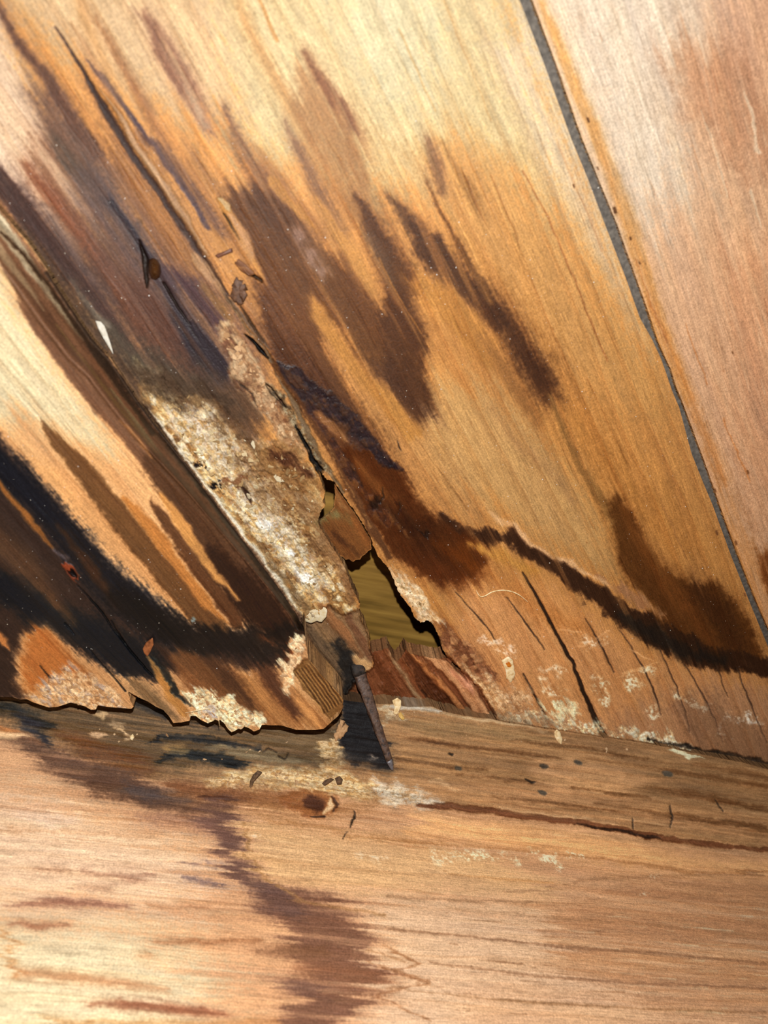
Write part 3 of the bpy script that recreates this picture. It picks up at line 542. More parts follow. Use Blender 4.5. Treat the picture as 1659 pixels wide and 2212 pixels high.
P('#C87F3E', [(200, 1190), (270, 1270), (340, 1320), (400, 1350)], [10, 20, 20, 8], soft=10, op=.6)
P('#30211B', [(-350, 880), (0, 940), (50, 1000), (110, 1065), (175, 1150), (235, 1230), (300, 1290), (390, 1362), (480, 1392), (600, 1400), (650, 1420), (560, 1450), (420, 1440), (330, 1470), (250, 1450), (160, 1400), (100, 1350), (40, 1370), (30, 1480), (60, 1510), (-350, 1520)], soft=12, wa=9, tex=.15, at=(150, 1250))
P('#14141B', [(-100, 900), (0, 1005), (60, 1062), (125, 1132), (185, 1205), (245, 1272), (315, 1325), (380, 1372), (440, 1400)], [60, 62, 64, 62, 66, 76, 76, 60, 40], soft=18, wa=9, tex=.15, at=(180, 1200), r=.42)
P('#0D1017', [(-60, 1240), (40, 1290), (120, 1330), (200, 1370), (280, 1420), (330, 1440)], [70, 60, 60, 70, 70, 40], soft=20, wa=9, wi=8, tex=.15, at=(200, 1370), r=.42)
P('#8E582A', [(-20, 1020), (35, 1090), (78, 1142), (112, 1184)], [8, 14, 14, 4], soft=4, wa=6, at=(50, 1100))
P('#4E3524', [(-30, 1140), (50, 1220), (115, 1300), (160, 1350)], [40, 50, 34, 10], soft=12, wa=16, tex=.3)
P('#3A2418', [(130, 1140), (200, 1230), (250, 1310)], [6, 26, 10], soft=8, wa=12, tex=.3)
P('#A4622F', [(52, 1385), (72, 1350), (100, 1354), (132, 1388), (165, 1432), (195, 1462), (150, 1460), (100, 1480), (56, 1490), (46, 1440)], soft=12, wa=10, tex=.25, at=(100, 1410))
P('#A86A38', [(-30, 1350), (10, 1385), (24, 1405)], [16, 18, 4], soft=5, wa=6)
P('#74492A', [(370, 1405), (430, 1410), (500, 1450), (560, 1500), (620, 1560), (560, 1560), (480, 1530), (420, 1500), (380, 1450)], soft=14, wa=20, tex=.25, at=(470, 1470))
P('#98683C', [(500, 1480), (560, 1460), (620, 1480), (680, 1530), (720, 1560), (690, 1580), (600, 1575), (540, 1530)], soft=14, wa=16, tex=.25, at=(620, 1530))
P('#4C2E1E', [(540, 1400), (575, 1455), (610, 1505), (645, 1550)], [26, 28, 26, 14], soft=7, wa=14, tex=.2, at=(590, 1470))
P('#100C0C', [(250, 1290), (340, 1345), (430, 1385), (520, 1385), (600, 1370), (640, 1352)], [40, 60, 56, 50, 44, 20], soft=16, wa=6, tex=.15, op=.85, at=(430, 1380), r=.42)
P('#5A3A22', [(390, 1420), (450, 1450), (520, 1500), (560, 1540)], [30, 50, 44, 20], soft=12, wa=8, tex=.15, op=.75)
P('#84401E', [(570, 1380), (610, 1400), (640, 1395)], [20, 34, 24], soft=12, tex=.3, op=.8)
P('#1A1412', [(420, 1390), (500, 1395), (560, 1410), (610, 1385)], [36, 50, 46, 24], soft=14, tex=.15, op=.85)
P('#3A2418', [(440, 1420), (500, 1470), (540, 1520)], [20, 26, 10], soft=10, tex=.15, op=.7)
P('#A8763E', [(318, 1420), (350, 1470), (392, 1540)], [6, 22, 18], soft=4, wa=6, tex=.3, at=(360, 1490))
P('#20201E', [(330, 1420), (365, 1470), (400, 1520)], [4, 12, 10], soft=4, wi=6, tex=.6, h=-.4)
P('#6A5238', [(290, 1480), (330, 1510), (380, 1550)], [20, 26, 14], soft=8, wa=8, tex=.4)
for q, w in [([(240, 1340), (275, 1398), (300, 1430), (330, 1460)], [1, 4, 4, 2]), ([(165, 1262), (220, 1322), (270, 1392)], [1, 3.5, 1]), ([(190, 1400), (240, 1455), (272, 1494)], [1, 2, 3]), ([(85, 1436), (110, 1466)], [1, 2.5]), ([(140, 1345), (160, 1370)], [2, 1])]:
    P('#0A0808', q, w, soft=1.5, wa=1, wi=1.5, tex=0, h=-1.0)
P('#8A3C20', [(146, 1226), (158, 1240), (164, 1248)], 18, soft=3, wi=3, tex=.3, h=.3)
P('#140C0A', [(158, 1240), (164, 1246)], 9, soft=2, tex=0, h=-1.2)
P('#7A6C70', [(115, 1188), (140, 1202)], [6, 12], soft=5, wi=6, tex=.8, op=.7)
P('#7C8A8A', [(420, 1346), (426, 1345)], 8, soft=2, wi=3, tex=.4)
# moulded edge: fillets and a dark quirk beside the seam
P('#EFDCB6', [(-60, 405), (0, 486), (45, 545), (90, 610), (140, 680), (180, 735)], [30, 32, 26, 18, 10, 3], soft=4, wa=4, wi=2, tex=.3, at=(40, 530))
P('#D8B488', [(-60, 460), (0, 540), (50, 608), (95, 670)], [16, 18, 12, 3], soft=4, wa=4, wi=2, tex=.3, at=(30, 560))
P('#4E3624', [(0, 500), (60, 560), (120, 640), (190, 740), (260, 840), (330, 935)], [5, 7, 9, 11, 12, 11], soft=4, wa=5, wi=2, tex=.3, at=(150, 690))
P('#A8865A', [(30, 480), (90, 560), (160, 670), (215, 755)], [4, 4, 4, 2], soft=2, wa=3, wi=1, tex=.3, at=(110, 600))
P('#9A7448', [(120, 700), (190, 790), (250, 870), (340, 980)], [3, 5, 7, 4], soft=3, wa=4, wi=1, tex=.3, at=(200, 800))
P('#8C7450', [(240, 840), (300, 920), (350, 985)], [4, 8, 3], soft=3, wa=3, wi=1, tex=.3)
P('#3C2A1C', [(100, 590), (200, 738), (300, 872), (400, 1006), (500, 1142), (600, 1276), (650, 1350)], [6, 10, 11, 12, 11, 10, 7], soft=4, wa=2, wi=2, tex=.3, at=(350, 940))
# crumbled end grain of the left plank
cw.rot([(402, 1500), (440, 1488), (520, 1518), (566, 1548), (566, 1568), (540, 1586), (500, 1586), (470, 1560), (420, 1552)], ['#B88A5C', '#D2AA7C', '#E2C298', '#E8D2B4'], .8, .5, op=1, soft=5, seed=71)
P('#B8B0AC', [(446, 1536), (462, 1540)], 20, soft=5, wi=6, tex=.5, h=.3)
cw.rot([(60, 1505), (100, 1482), (135, 1440), (165, 1450), (220, 1480), (262, 1500), (290, 1535), (205, 1538), (130, 1530)], ['#5E4230', '#966C46', '#C0966A', '#D8B48A', '#A08C7C'], .9, .4, op=.95, soft=9, seed=73)
cw.rot([(596, 1430), (620, 1398), (645, 1376), (660, 1388), (655, 1420), (632, 1446), (618, 1490), (602, 1470)], ['#A06A40', '#D2A070', '#E8C498', '#EFD4AC'], 1.0, .5, op=.95, soft=6, seed=75)
rib = [(634, 1450), (655, 1424), (668, 1422), (700, 1464), (744, 1512), (742, 1534), (718, 1560), (690, 1520), (655, 1490)]
P('#74502A', rib, soft=3, wa=0, wi=2, tex=.3, at=(690, 1490), h=-1.6, r=.75)
for i in range(15):
    ox, oy = 636 + i * 3.1, 1452 - i * 1.7
    P('#3A220F' if i % 2 else '#A87C46', [(ox, oy), (ox + 36, oy + 48), (ox + 62, oy + 88)], [1.5, 2.6, 2.8], soft=1.6, wa=2, wi=1, tex=.15, op=.85, h=-.3 if i % 2 else .25)
P('#D0965A', [(640, 1510), (670, 1545), (690, 1570)], [8, 14, 8], soft=4, wa=6, tex=.2, op=.8)

# ---------------------------------------------------------------- the sill's face
sxs = axis(-850, -8, W + 8, 2380, ST)
sys_ = axis(1270, 1390, H + 8, 2960, ST)
cs = Canvas(sxs, sys_, 's', (8300., 2640.), 211)
P = cs.paint
cs.col[:] = albedo('#D8A57A', 700, 1950, 's')
P('#FFEABF', [(-350, 1960), (200, 1960), (420, 2060), (560, 2560), (-350, 2560)], soft=110, wa=80, tex=.1, at=(200, 2120))
P('#F8D2AC', [(-350, 1700), (60, 1700), (330, 1790), (480, 1860), (400, 1960), (0, 1960), (-350, 1950)], soft=60, wa=80, tex=.15, at=(200, 1840))
P('#F3D3BC', [(60, 1755), (110, 1768), (160, 1770)], [20, 40, 20], soft=22, wa=30, wi=10, tex=.5, op=.7)
P('#DDB894', [(800, 1920), (1300, 1950), (2010, 1950), (2010, 2560), (760, 2560)], soft=60, wa=80, tex=.2, at=(1100, 2080))
P('#A07654', [(1180, 1960), (1400, 1900), (2010, 1890), (2010, 2300), (1450, 2200), (1200, 2080)], soft=30, wa=60, tex=.3, at=(1500, 2030))
P('#C69C78', [(1000, 2120), (2010, 2170), (2010, 2560), (1000, 2560)], soft=50, wa=80, tex=.3, at=(1400, 2190), op=.7)
P('#D9AE7E', [(540, 1780), (700, 1790), (1000, 1830), (1160, 1900), (1180, 1940), (900, 1920), (640, 1930), (540, 1860)], soft=26, wa=60, tex=.2, at=(820, 1880))
P('#C79868', [(900, 1760), (1300, 1800), (1500, 1850), (2010, 1880), (2010, 1930), (1420, 1880), (1100, 1830), (900, 1810)], soft=14, wa=50, tex=.2, at=(1250, 1830))
# pale flecks in the lower right
for i in range(150):
    x = 880 + 780 * rng.random(); y = 1960 + 250 * rng.random(); l = 15 + 60 * rng.random()
    P('#E6C6A4' if rng.random() < .6 else '#8E6648', [(x, y), (x + l, y + .08 * l)], [1, 1.5 + 2 * rng.random()], soft=2, wa=4, wi=1, tex=.15, op=.2 + .35 * rng.random())
for q in ([(820, 2040), (870, 2062), (905, 2085), (850, 2095), (815, 2090)], [(800, 2075), (845, 2100), (925, 2125), (850, 2140), (810, 2150), (870, 2180), (930, 2205)]):
    P('#A06C46', q, [3, 5, 4, 4, 3, 3, 3][:len(q)], soft=3, wa=16, wi=2, tex=.15, op=.7)
# the worn upper strip
strip = [(-350, 1300), (2010, 1600), (2010, 1880), (1659, 1830), (1430, 1808), (1150, 1764), (900, 1738), (800, 1735), (600, 1700), (450, 1700), (300, 1680), (120, 1620), (0, 1590), (-350, 1540)]
P('#9A744E', strip, soft=10, wa=40, wi=6, tex=.25, at=(1000, 1640))
P('#A67C54', [(900, 1690), (1200, 1700), (1500, 1750), (1900, 1800), (1900, 1860), (1430, 1806), (1150, 1762), (900, 1735)], soft=16, wa=60, tex=.3, at=(1200, 1740))
P('#B88C62', [(1150, 1640), (1280, 1645), (1390, 1680), (1385, 1716), (1280, 1730), (1180, 1700)], soft=14, wa=20, wi=10, tex=.25, at=(1270, 1690), op=.8)
P('#94744E', [(840, 1550), (1000, 1560), (1180, 1590), (1100, 1600), (940, 1590)], soft=12, wa=50, tex=.3, at=(960, 1575))
for q, w, op in [([(860, 1592), (960, 1606), (1080, 1622), (1200, 1634)], [4, 10, 8, 3], .8), ([(1100, 1598), (1250, 1614), (1400, 1640)], [3, 6, 3], .7), ([(860, 1640), (960, 1654), (1060, 1664)], [8, 8, 3], .7), ([(980, 1672), (1100, 1684), (1180, 1690)], [3, 8, 3], .7),
                 ([(1280, 1640), (1450, 1665), (1659, 1700)], [3, 10, 12], .8), ([(1240, 1700), (1320, 1712), (1400, 1722)], [3, 9, 4], .8), ([(1390, 1700), (1500, 1716), (1659, 1750)], [4, 12, 10], .8), ([(1300, 1740), (1450, 1760), (1659, 1790)], [3, 9, 12], .8),
                 ([(1060, 1722), (1200, 1736), (1350, 1756)], [2, 5, 3], .6), ([(1500, 1650), (1600, 1668), (1700, 1690)], [8, 14, 14], .6), ([(1620, 1620), (1700, 1660)], [14, 26], .6)]:
    P('#5C3C22', q, w, soft=5, wa=20, wi=3, tex=.5, op=op)
P('#5A462E', [(-350, 1400), (300, 1480), (740, 1540), (760, 1610), (700, 1650), (560, 1650), (400, 1660), (300, 1660), (180, 1620), (60, 1560), (-350, 1520)], soft=14, wa=30, wi=8, tex=.4, at=(420, 1600))
P('#8A7A5C', [(440, 1606), (520, 1622), (600, 1640), (680, 1644)], [10, 22, 16, 6], soft=6, wa=26, wi=6, tex=.6, op=.9)
P('#7A6446', [(560, 1590), (680, 1600), (740, 1625)], [16, 26, 16], soft=10, wa=20, tex=.5, op=.7)
P('#C0A074', [(210, 1540), (225, 1545)], 12, soft=4, wi=6, tex=.5)
P('#D0B088', [(250, 1560), (270, 1580), (282, 1600)], [8, 16, 6], soft=5, wi=8, tex=.7)
P('#1A1814', [(-20, 1520), (60, 1545), (100, 1570), (90, 1590)], [20, 24, 20, 12], soft=8, wi=8, tex=.4)
P('#2A2420', [(280, 1512), (330, 1532), (380, 1556), (470, 1572)], [20, 20, 8, 6], soft=6, wi=4, tex=.4)
P('#17171A', [(325, 1602), (370, 1592), (430, 1594), (500, 1606), (560, 1614)], [4, 12, 14, 8, 3], soft=5, wa=14, wi=6, tex=.4, h=-.2)
P('#131517', [(340, 1640), (385, 1628), (440, 1634), (480, 1640), (530, 1650)], [5, 24, 22, 26, 8], soft=6, wa=14, wi=8, tex=.5, h=-.3)
P('#A4804E', [(350, 1612), (385, 1604), (420, 1620), (400, 1634), (365, 1632)], soft=6, wi=6, tex=.5, op=.8)
P('#6A3E1E', [(120, 1575), (200, 1590), (300, 1630), (340, 1660), (280, 1680), (180, 1640)], soft=14, wa=20, tex=.4, at=(230, 1620), op=.85)
P('#C8A27A', [(190, 1580), (220, 1588)], [8, 14], soft=4, wi=6, tex=.6)
cs.rot([(430, 1690), (470, 1672), (540, 1662), (640, 1658), (740, 1664), (790, 1690), (800, 1720), (740, 1728), (700, 1716), (640, 1706), (560, 1714), (470, 1704)], ['#A8804E', '#CDA46A', '#E0BE88', '#ECD2A4', '#C49860'], .7, .35, op=.95, soft=10, seed=81, stretch=2.2, crack=.35)
cs.rot([(790, 1690), (860, 1690), (900, 1715), (960, 1735), (900, 1742), (820, 1732)], ['#A88258', '#CDB08A', '#DCCBB0', '#E6D8C0'], .7, .25, op=.85, soft=10, seed=83, stretch=2.5)
cs.rot([(700, 1600), (735, 1570), (745, 1610), (740, 1660), (700, 1650)], ['#8A6A44', '#B8925E', '#D8BC90'], .7, .3, op=.8, soft=10, seed=85)
cs.rot([(810, 1530), (850, 1520), (862, 1545), (830, 1560)], ['#A08058', '#CDB088', '#DCC8A4'], .7, .4, op=.9, soft=6, seed=87)
P('#CFC2AE', [(850, 1524), (900, 1530), (950, 1536)], [8, 10, 7], soft=3, wi=4, tex=.6, h=.2)
P('#C6AA84', [(960, 1540), (1060, 1558), (1180, 1578)], [6, 7, 5], soft=3, wi=4, tex=.7, op=.8)
P('#DEC4A4', [(1452, 1622), (1480, 1630), (1506, 1636)], [8, 16, 6], soft=3, wi=4, tex=.4)
P('#161417', [(728, 1480), (748, 1440), (778, 1460), (800, 1540), (830, 1610), (850, 1650), (820, 1656), (780, 1652), (745, 1630), (728, 1600), (738, 1540)], soft=7, wa=4, wi=10, tex=.15, at=(780, 1590), op=1.0)
P('#191719', [(735, 1440), (775, 1500), (800, 1552), (828, 1612), (846, 1646), (820, 1652), (785, 1646), (752, 1622), (738, 1590), (742, 1530)], soft=9, wa=6, wi=9, tex=.35, at=(780, 1590))
P('#45382C', [(740, 1630), (790, 1655), (840, 1665)], [10, 16, 14], soft=10, wi=6, tex=.4, op=.7)
P('#A89684', [(798, 1636), (806, 1640)], 8, soft=4, wi=5, tex=.6)
# stains on the broad face
P('#5A3E2E', [(-60, 1560), (30, 1590), (80, 1625), (170, 1665), (260, 1695), (340, 1725), (420, 1742), (490, 1750)], [30, 26, 34, 56, 60, 46, 36, 30], soft=12, wa=26, wi=6, tex=.3, at=(220, 1680))
P('#26242A', [(40, 1545), (75, 1572), (95, 1600)], [20, 26, 14], soft=7, wi=6, tex=.3)
P('#B87A48', [(40, 1578), (0, 1572), (-60, 1560)], [6, 14, 14], soft=4, wa=14, tex=.3)
P('#E2BC8E', [(-60, 1580), (30, 1588), (62, 1592)], [18, 14, 3], soft=4, wa=14, tex=.2)
P('#4E4446', [(270, 1700), (340, 1722), (400, 1732)], [16, 26, 10], soft=10, wa=26, tex=.3, op=.8)
P('#7A4E30', [(380, 1700), (470, 1718), (560, 1722), (640, 1730)], [30, 36, 30, 30], soft=12, wa=30, tex=.35, at=(500, 1720))
P('#4A2C1E', [(430, 1718), (480, 1724), (500, 1728)], [6, 10, 3], soft=4, wa=18, tex=.3)
P('#94663E', [(560, 1730), (700, 1755), (800, 1740)], [40, 30, 16], soft=14, wa=20, tex=.3, op=.6)
P('#6C4E44', [(470, 1745), (486, 1790), (505, 1845), (535, 1895), (585, 1935), (640, 1965)], [50, 48, 42, 44, 44, 50], soft=11, wa=34, wi=5, tex=.3, at=(500, 1830))
P('#8E6658', [(330, 1770), (420, 1775), (480, 1790)], [10, 26, 30], soft=14, wa=40, tex=.3, op=.5)
P('#825A46', [(600, 1945), (670, 1985), (715, 2040), (730, 2100), (700, 2160), (660, 2240)], [60, 110, 150, 140, 130, 120], soft=18, wa=54, wi=6, tex=.4, at=(690, 2050))
P('#6C5048', [(560, 1912), (610, 1950), (650, 1975)], [30, 40, 20], soft=12, wa=40, tex=.4, op=.7)
P('#A87C50', [(535, 1780), (534, 1830), (552, 1870), (600, 1915), (650, 1945), (720, 1960), (830, 1975)], [6, 6, 7, 8, 7, 6, 3], soft=4, wa=14, wi=3, tex=.3, op=.8)
P('#9C6848', [(640, 2090), (760, 2110), (820, 2140)], [40, 60, 30], soft=20, wa=50, tex=.4, op=.6)
for q, w, c, op in [([(30, 1955), (110, 1950), (180, 1952), (250, 1958)], [3, 18, 14, 3], '#A06E58', .9), ([(20, 1996), (90, 2000), (150, 1998)], [3, 14, 4], '#AC7454', .9), ([(210, 2170), (320, 2172), (420, 2184), (490, 2190)], [3, 22, 22, 4], '#A5674A', .9),
                    ([(40, 2100), (140, 2112), (260, 2125), (350, 2140)], [20, 22, 20, 4], '#CE9064', .7), ([(160, 1880), (260, 1895), (330, 1888)], [3, 11, 4], '#B88A70', .8), ([(170, 1915), (240, 1920)], [4, 16], '#B08468', .6), ([(60, 1878), (130, 1876)], [2, 8], '#B08468', .7),
                    ([(300, 1955), (460, 1962)], [3, 4], '#B88058', .7), ([(340, 2032), (440, 2036), (545, 2028)], [2, 6, 4], '#9C6440', .8), ([(280, 2065), (310, 2060)], [2, 5], '#B87850', .6), ([(0, 2010), (12, 2060), (40, 2110)], [14, 12, 8], '#D8945C', .6),
                    ([(400, 1900), (470, 1905)], [2, 10], '#7A6260', .8), ([(420, 1862), (460, 1866)], [2, 8], '#7A6260', .8), ([(540, 2052), (620, 2056), (700, 2060)], [3, 24, 30], '#80583F', .7), ([(600, 2128), (680, 2138)], [3, 40], '#7A5648', .7),
                    ([(0, 1740), (200, 1752), (420, 1760)], [2, 3, 2], '#C08A66', .6), ([(0, 1790), (200, 1800), (340, 1806)], [2, 3, 2], '#CC9468', .6),
                    ([(100, 2205), (400, 2212), (600, 2208)], [6, 10, 6], '#C8864E', .6), ([(560, 1772), (680, 1782), (800, 1810), (960, 1826)], [3, 5, 4, 3], '#A87444', .7), ([(540, 1852), (700, 1868), (830, 1874)], [2, 4, 2], '#C49666', .6)]:
    P(c, q, w, soft=8, wa=40, wi=5, tex=.28, op=op)
for q, w, c, op in [([(829, 1935), (1000, 1946), (1180, 1950)], [8, 7, 4], '#8E6A4C', .8), ([(1080, 1925), (1190, 1922), (1240, 1900), (1400, 1894), (1659, 1888)], [2, 5, 5, 6, 7], '#8A6648', .8), ([(829, 2006), (1000, 2022), (1200, 2044), (1430, 2060), (1659, 2082)], [4, 4, 7, 6, 5], '#7E5A40', .9),
                    ([(920, 2078), (1150, 2108), (1400, 2126), (1659, 2136)], [3, 7, 6, 6], '#8A6448', .85), ([(880, 2140), (1150, 2166), (1400, 2180), (1659, 2188)], [3, 6, 5, 5], '#86603F', .8), ([(960, 1960), (1200, 1982), (1420, 2000), (1659, 2022)], [3, 4, 4, 3], '#94704F', .7),
                    ([(829, 1815), (960, 1826), (1080, 1832), (1250, 1850), (1390, 1866), (1500, 1886), (1659, 1884)], [3, 6, 6, 6, 8, 6, 5], '#966840', .85), ([(970, 1888), (1100, 1900), (1190, 1906)], [2, 5, 2], '#B8824E', .8),
                    ([(829, 2090), (880, 2110), (900, 2125), (840, 2140)], [6, 5, 4, 4], '#9A6844', .7), ([(800, 2050), (870, 2075)], [4, 6], '#A06E48', .6)]:
    P(c, q, np.asarray(w) * .8, soft=3.5, wa=24, wi=1.5, tex=.35, op=op * .75)
for q, w in [([(950, 1852), (975, 1850)], 16), ([(1005, 1850), (1040, 1848), (1062, 1852)], 18), ([(1098, 1844), (1120, 1862)], 10), ([(1190, 1856), (1215, 1872)], 14), ([(1150, 1842), (1160, 1840)], 6), ([(1236, 1846), (1250, 1850)], 8), ([(555, 1800), (566, 1806)], 10), ([(1390, 1932), (1400, 1934)], 6), ([(1415, 1898), (1424, 1902)], 7), ([(770, 1850), (830, 1855)], 8)]:
    P('#EFD3B2', q, w * 1.6, soft=6, wa=16, wi=9, tex=.19, op=.9, brk=True)
# the split along the sill
P('#6E432A', [(900, 1738), (960, 1742), (1040, 1750), (1150, 1764), (1300, 1786), (1400, 1804), (1440, 1812), (1540, 1824), (1659, 1836), (1990, 1872)], [5, 10, 10, 11, 12, 12, 9, 8, 7, 6], soft=2.5, wa=6, wi=3, tex=.3, at=(1200, 1770), h=-.9)
P('#2A1A12', [(1240, 1782), (1330, 1794), (1420, 1810)], [2, 5, 4], soft=2, wa=6, wi=3, tex=.2, h=-.6)
P('#C69E74', [(1080, 1748), (1150, 1756), (1260, 1770), (1330, 1780)], [5, 7, 6, 3], soft=3, wi=4, tex=.7, op=.8, h=.2)
for q, w in [([(765, 1752), (766, 1768), (758, 1786)], [2, 5, 2]), ([(752, 1796), (742, 1812)], [1, 2]), ([(600, 1632), (616, 1640), (622, 1626)], [2, 2, 2]), ([(566, 1624), (580, 1616), (596, 1626)], [1, 3, 2]), ([(1366, 1768), (1366, 1790)], [2, 2]), ([(1446, 1740), (1452, 1762), (1448, 1786)], [2, 4, 2]), ([(1546, 1728), (1560, 1752)], [2, 3]),
             ([(1136, 1682), (1150, 1690), (1158, 1688)], [3, 6, 2]), ([(968, 1628), (976, 1630)], [4, 6])]:
    P('#2A2018', q, w, soft=1.5, wa=2, wi=1.5, tex=0, h=-.5)
for x, y, a, b in [(990, 1659, 12, 9), (1175, 1656, 14, 9), (1249, 1647, 16, 10), (1442, 1671, 18, 12), (1172, 1712, 16, 10)]:
    P('#4A4238', [(x + a * .62 * math.cos(t_), y + b * .5 * math.sin(t_) + .12 * a * math.cos(t_)) for t_ in np.linspace(0, 6.28, 13)[:-1]], soft=2, wa=0, wi=1, tex=.1, h=-.12, at=(x, y))
P('#D6AE80', [(935, 1690), (955, 1684), (985, 1708)], [6, 12, 3], soft=3, wi=3, tex=.5, op=.7)
# knot
P('#8A5630', [(600, 1728), (650, 1708), (700, 1708), (728, 1728), (728, 1752), (700, 1766), (660, 1764), (625, 1748)], soft=6, wa=0, wi=4, tex=.15, h=.6, at=(680, 1738))
P('#A87446', [(632, 1738), (655, 1718), (690, 1712), (712, 1724)], 4, soft=3, wa=0, wi=2, tex=.15, op=.7)
P('#472819', [(668, 1728), (690, 1742)], [26, 30], soft=7, wa=0, wi=4, tex=.15)
P('#D6B488', [(702, 1758), (715, 1745), (712, 1726)], [6, 11, 6], soft=3, wa=0, wi=4, tex=.25, h=-.2)
P('#4A3020', [(722, 1752), (724, 1738), (716, 1722)], [3, 8, 4], soft=2, wa=0, wi=4, tex=.25, h=-.4)
P('#2C1C14', [(672, 1764), (702, 1764)], [2, 4], soft=1.5, wa=0, wi=1, tex=0, h=-.3)

# ---------------------------------------------------------------- single fibres, pores and flecks
def fibres(c, n, x0, x1, y0, y1, lmin, lmax, wmax, amt):
    for i in range(n):
        x = x0 + (x1 - x0) * rng.random(); y = y0 + (y1 - y0) * rng.random(); l = lmin + (lmax - lmin) * rng.random() ** 2
        j = min(np.searchsorted(c.ys, y), len(c.ys) - 1); i_ = min(np.searchsorted(c.xs, x), len(c.xs) - 1)
        gx, gy = c.gx[j, i_], c.gy[j, i_]; b = .05 * rng.normal()
        q = [(x, y), (x + gx * l * .5 - gy * b * l * .5, y + gy * l * .5 + gx * b * l * .5), (x + gx * l, y + gy * l)]
        k, v = c.mask(q, [.5, .8 + wmax * rng.random() ** 2, .5], 1.8, 2, 1, 0)
        a = amt * (.4 + .6 * rng.random()) * (-1 if rng.random() < .62 else .8)
        c.col[k] *= (1 + a * v[..., None] * np.array([.75, 1, 1.2]))
        c.h[k] += .06 * v * np.sign(a)
fibres(cw, 420, 0, 1500, -10, 1550, 40, 280, 5, .34)
fibres(cw, 160, 300, 1000, 300, 1100, 40, 200, 6, .42)
fibres(cw, 130, 0, 600, 0, 900, 40, 260, 8, .32)
fibres(cw, 320, 500, 1600, 300, 1600, 3, 10, 2.4, .6)
fibres(cs, 330, 0, 1659, 1700, 2212, 60, 420, 4, .22)
fibres(cs, 260, 0, 1659, 1520, 1830, 40, 260, 5, .38)
fibres(cs, 160, 0, 1659, 1540, 2000, 3, 9, 2.2, .55)
# ---------------------------------------------------------------- overall fibre tone and relief
for c in (cw, cs):
    f = 1 + 0.18 * c.S + 0.12 * c.S2 + 0.16 * c.I2 + 0.07 * c.I
    g = 0.20 if c is cw else 0.12
    if c is cw: g = g * (1 - .7 * (sdist_poly(POLY_D, c.X, c.Y) < 0))
    c.col *= f[..., None] * (1 - (g * c.ring)[..., None] * np.array([.6, 1.0, 1.35]))
    c.col[..., 2] *= 1 - 0.05 * c.S2
    c.h += 0.05 * c.S + 0.10 * c.S2 + 0.02 * c.I2
    if c is cw: c.col *= (1 - .11 * (sdist_poly(POLY_A, c.X, c.Y) < 0))[..., None]    # read for the wall plane; this plank stands 14 mm proud of it
    c.col[:] = np.clip(c.col, 0.003, 0.88)
sg = sstep(1765, 1715, cs.Y - .13 * (cs.X - 829))
cs.col *= (1 + sg * (.42 * fbm(cs.u / 16, cs.v * .9, 4, 310) + .16 * fbm(cs.u / 3, cs.v * 2.2, 3, 320)))[..., None]
cs.col[:] = np.clip(cs.col, .003, .88)
cs.h += sstep(1760, 1700, cs.Y - .13 * (cs.X - 829)) * (0.35 * fbm(cs.u / 10, cs.v * .8, 4, 300) + .12 * cs.I)

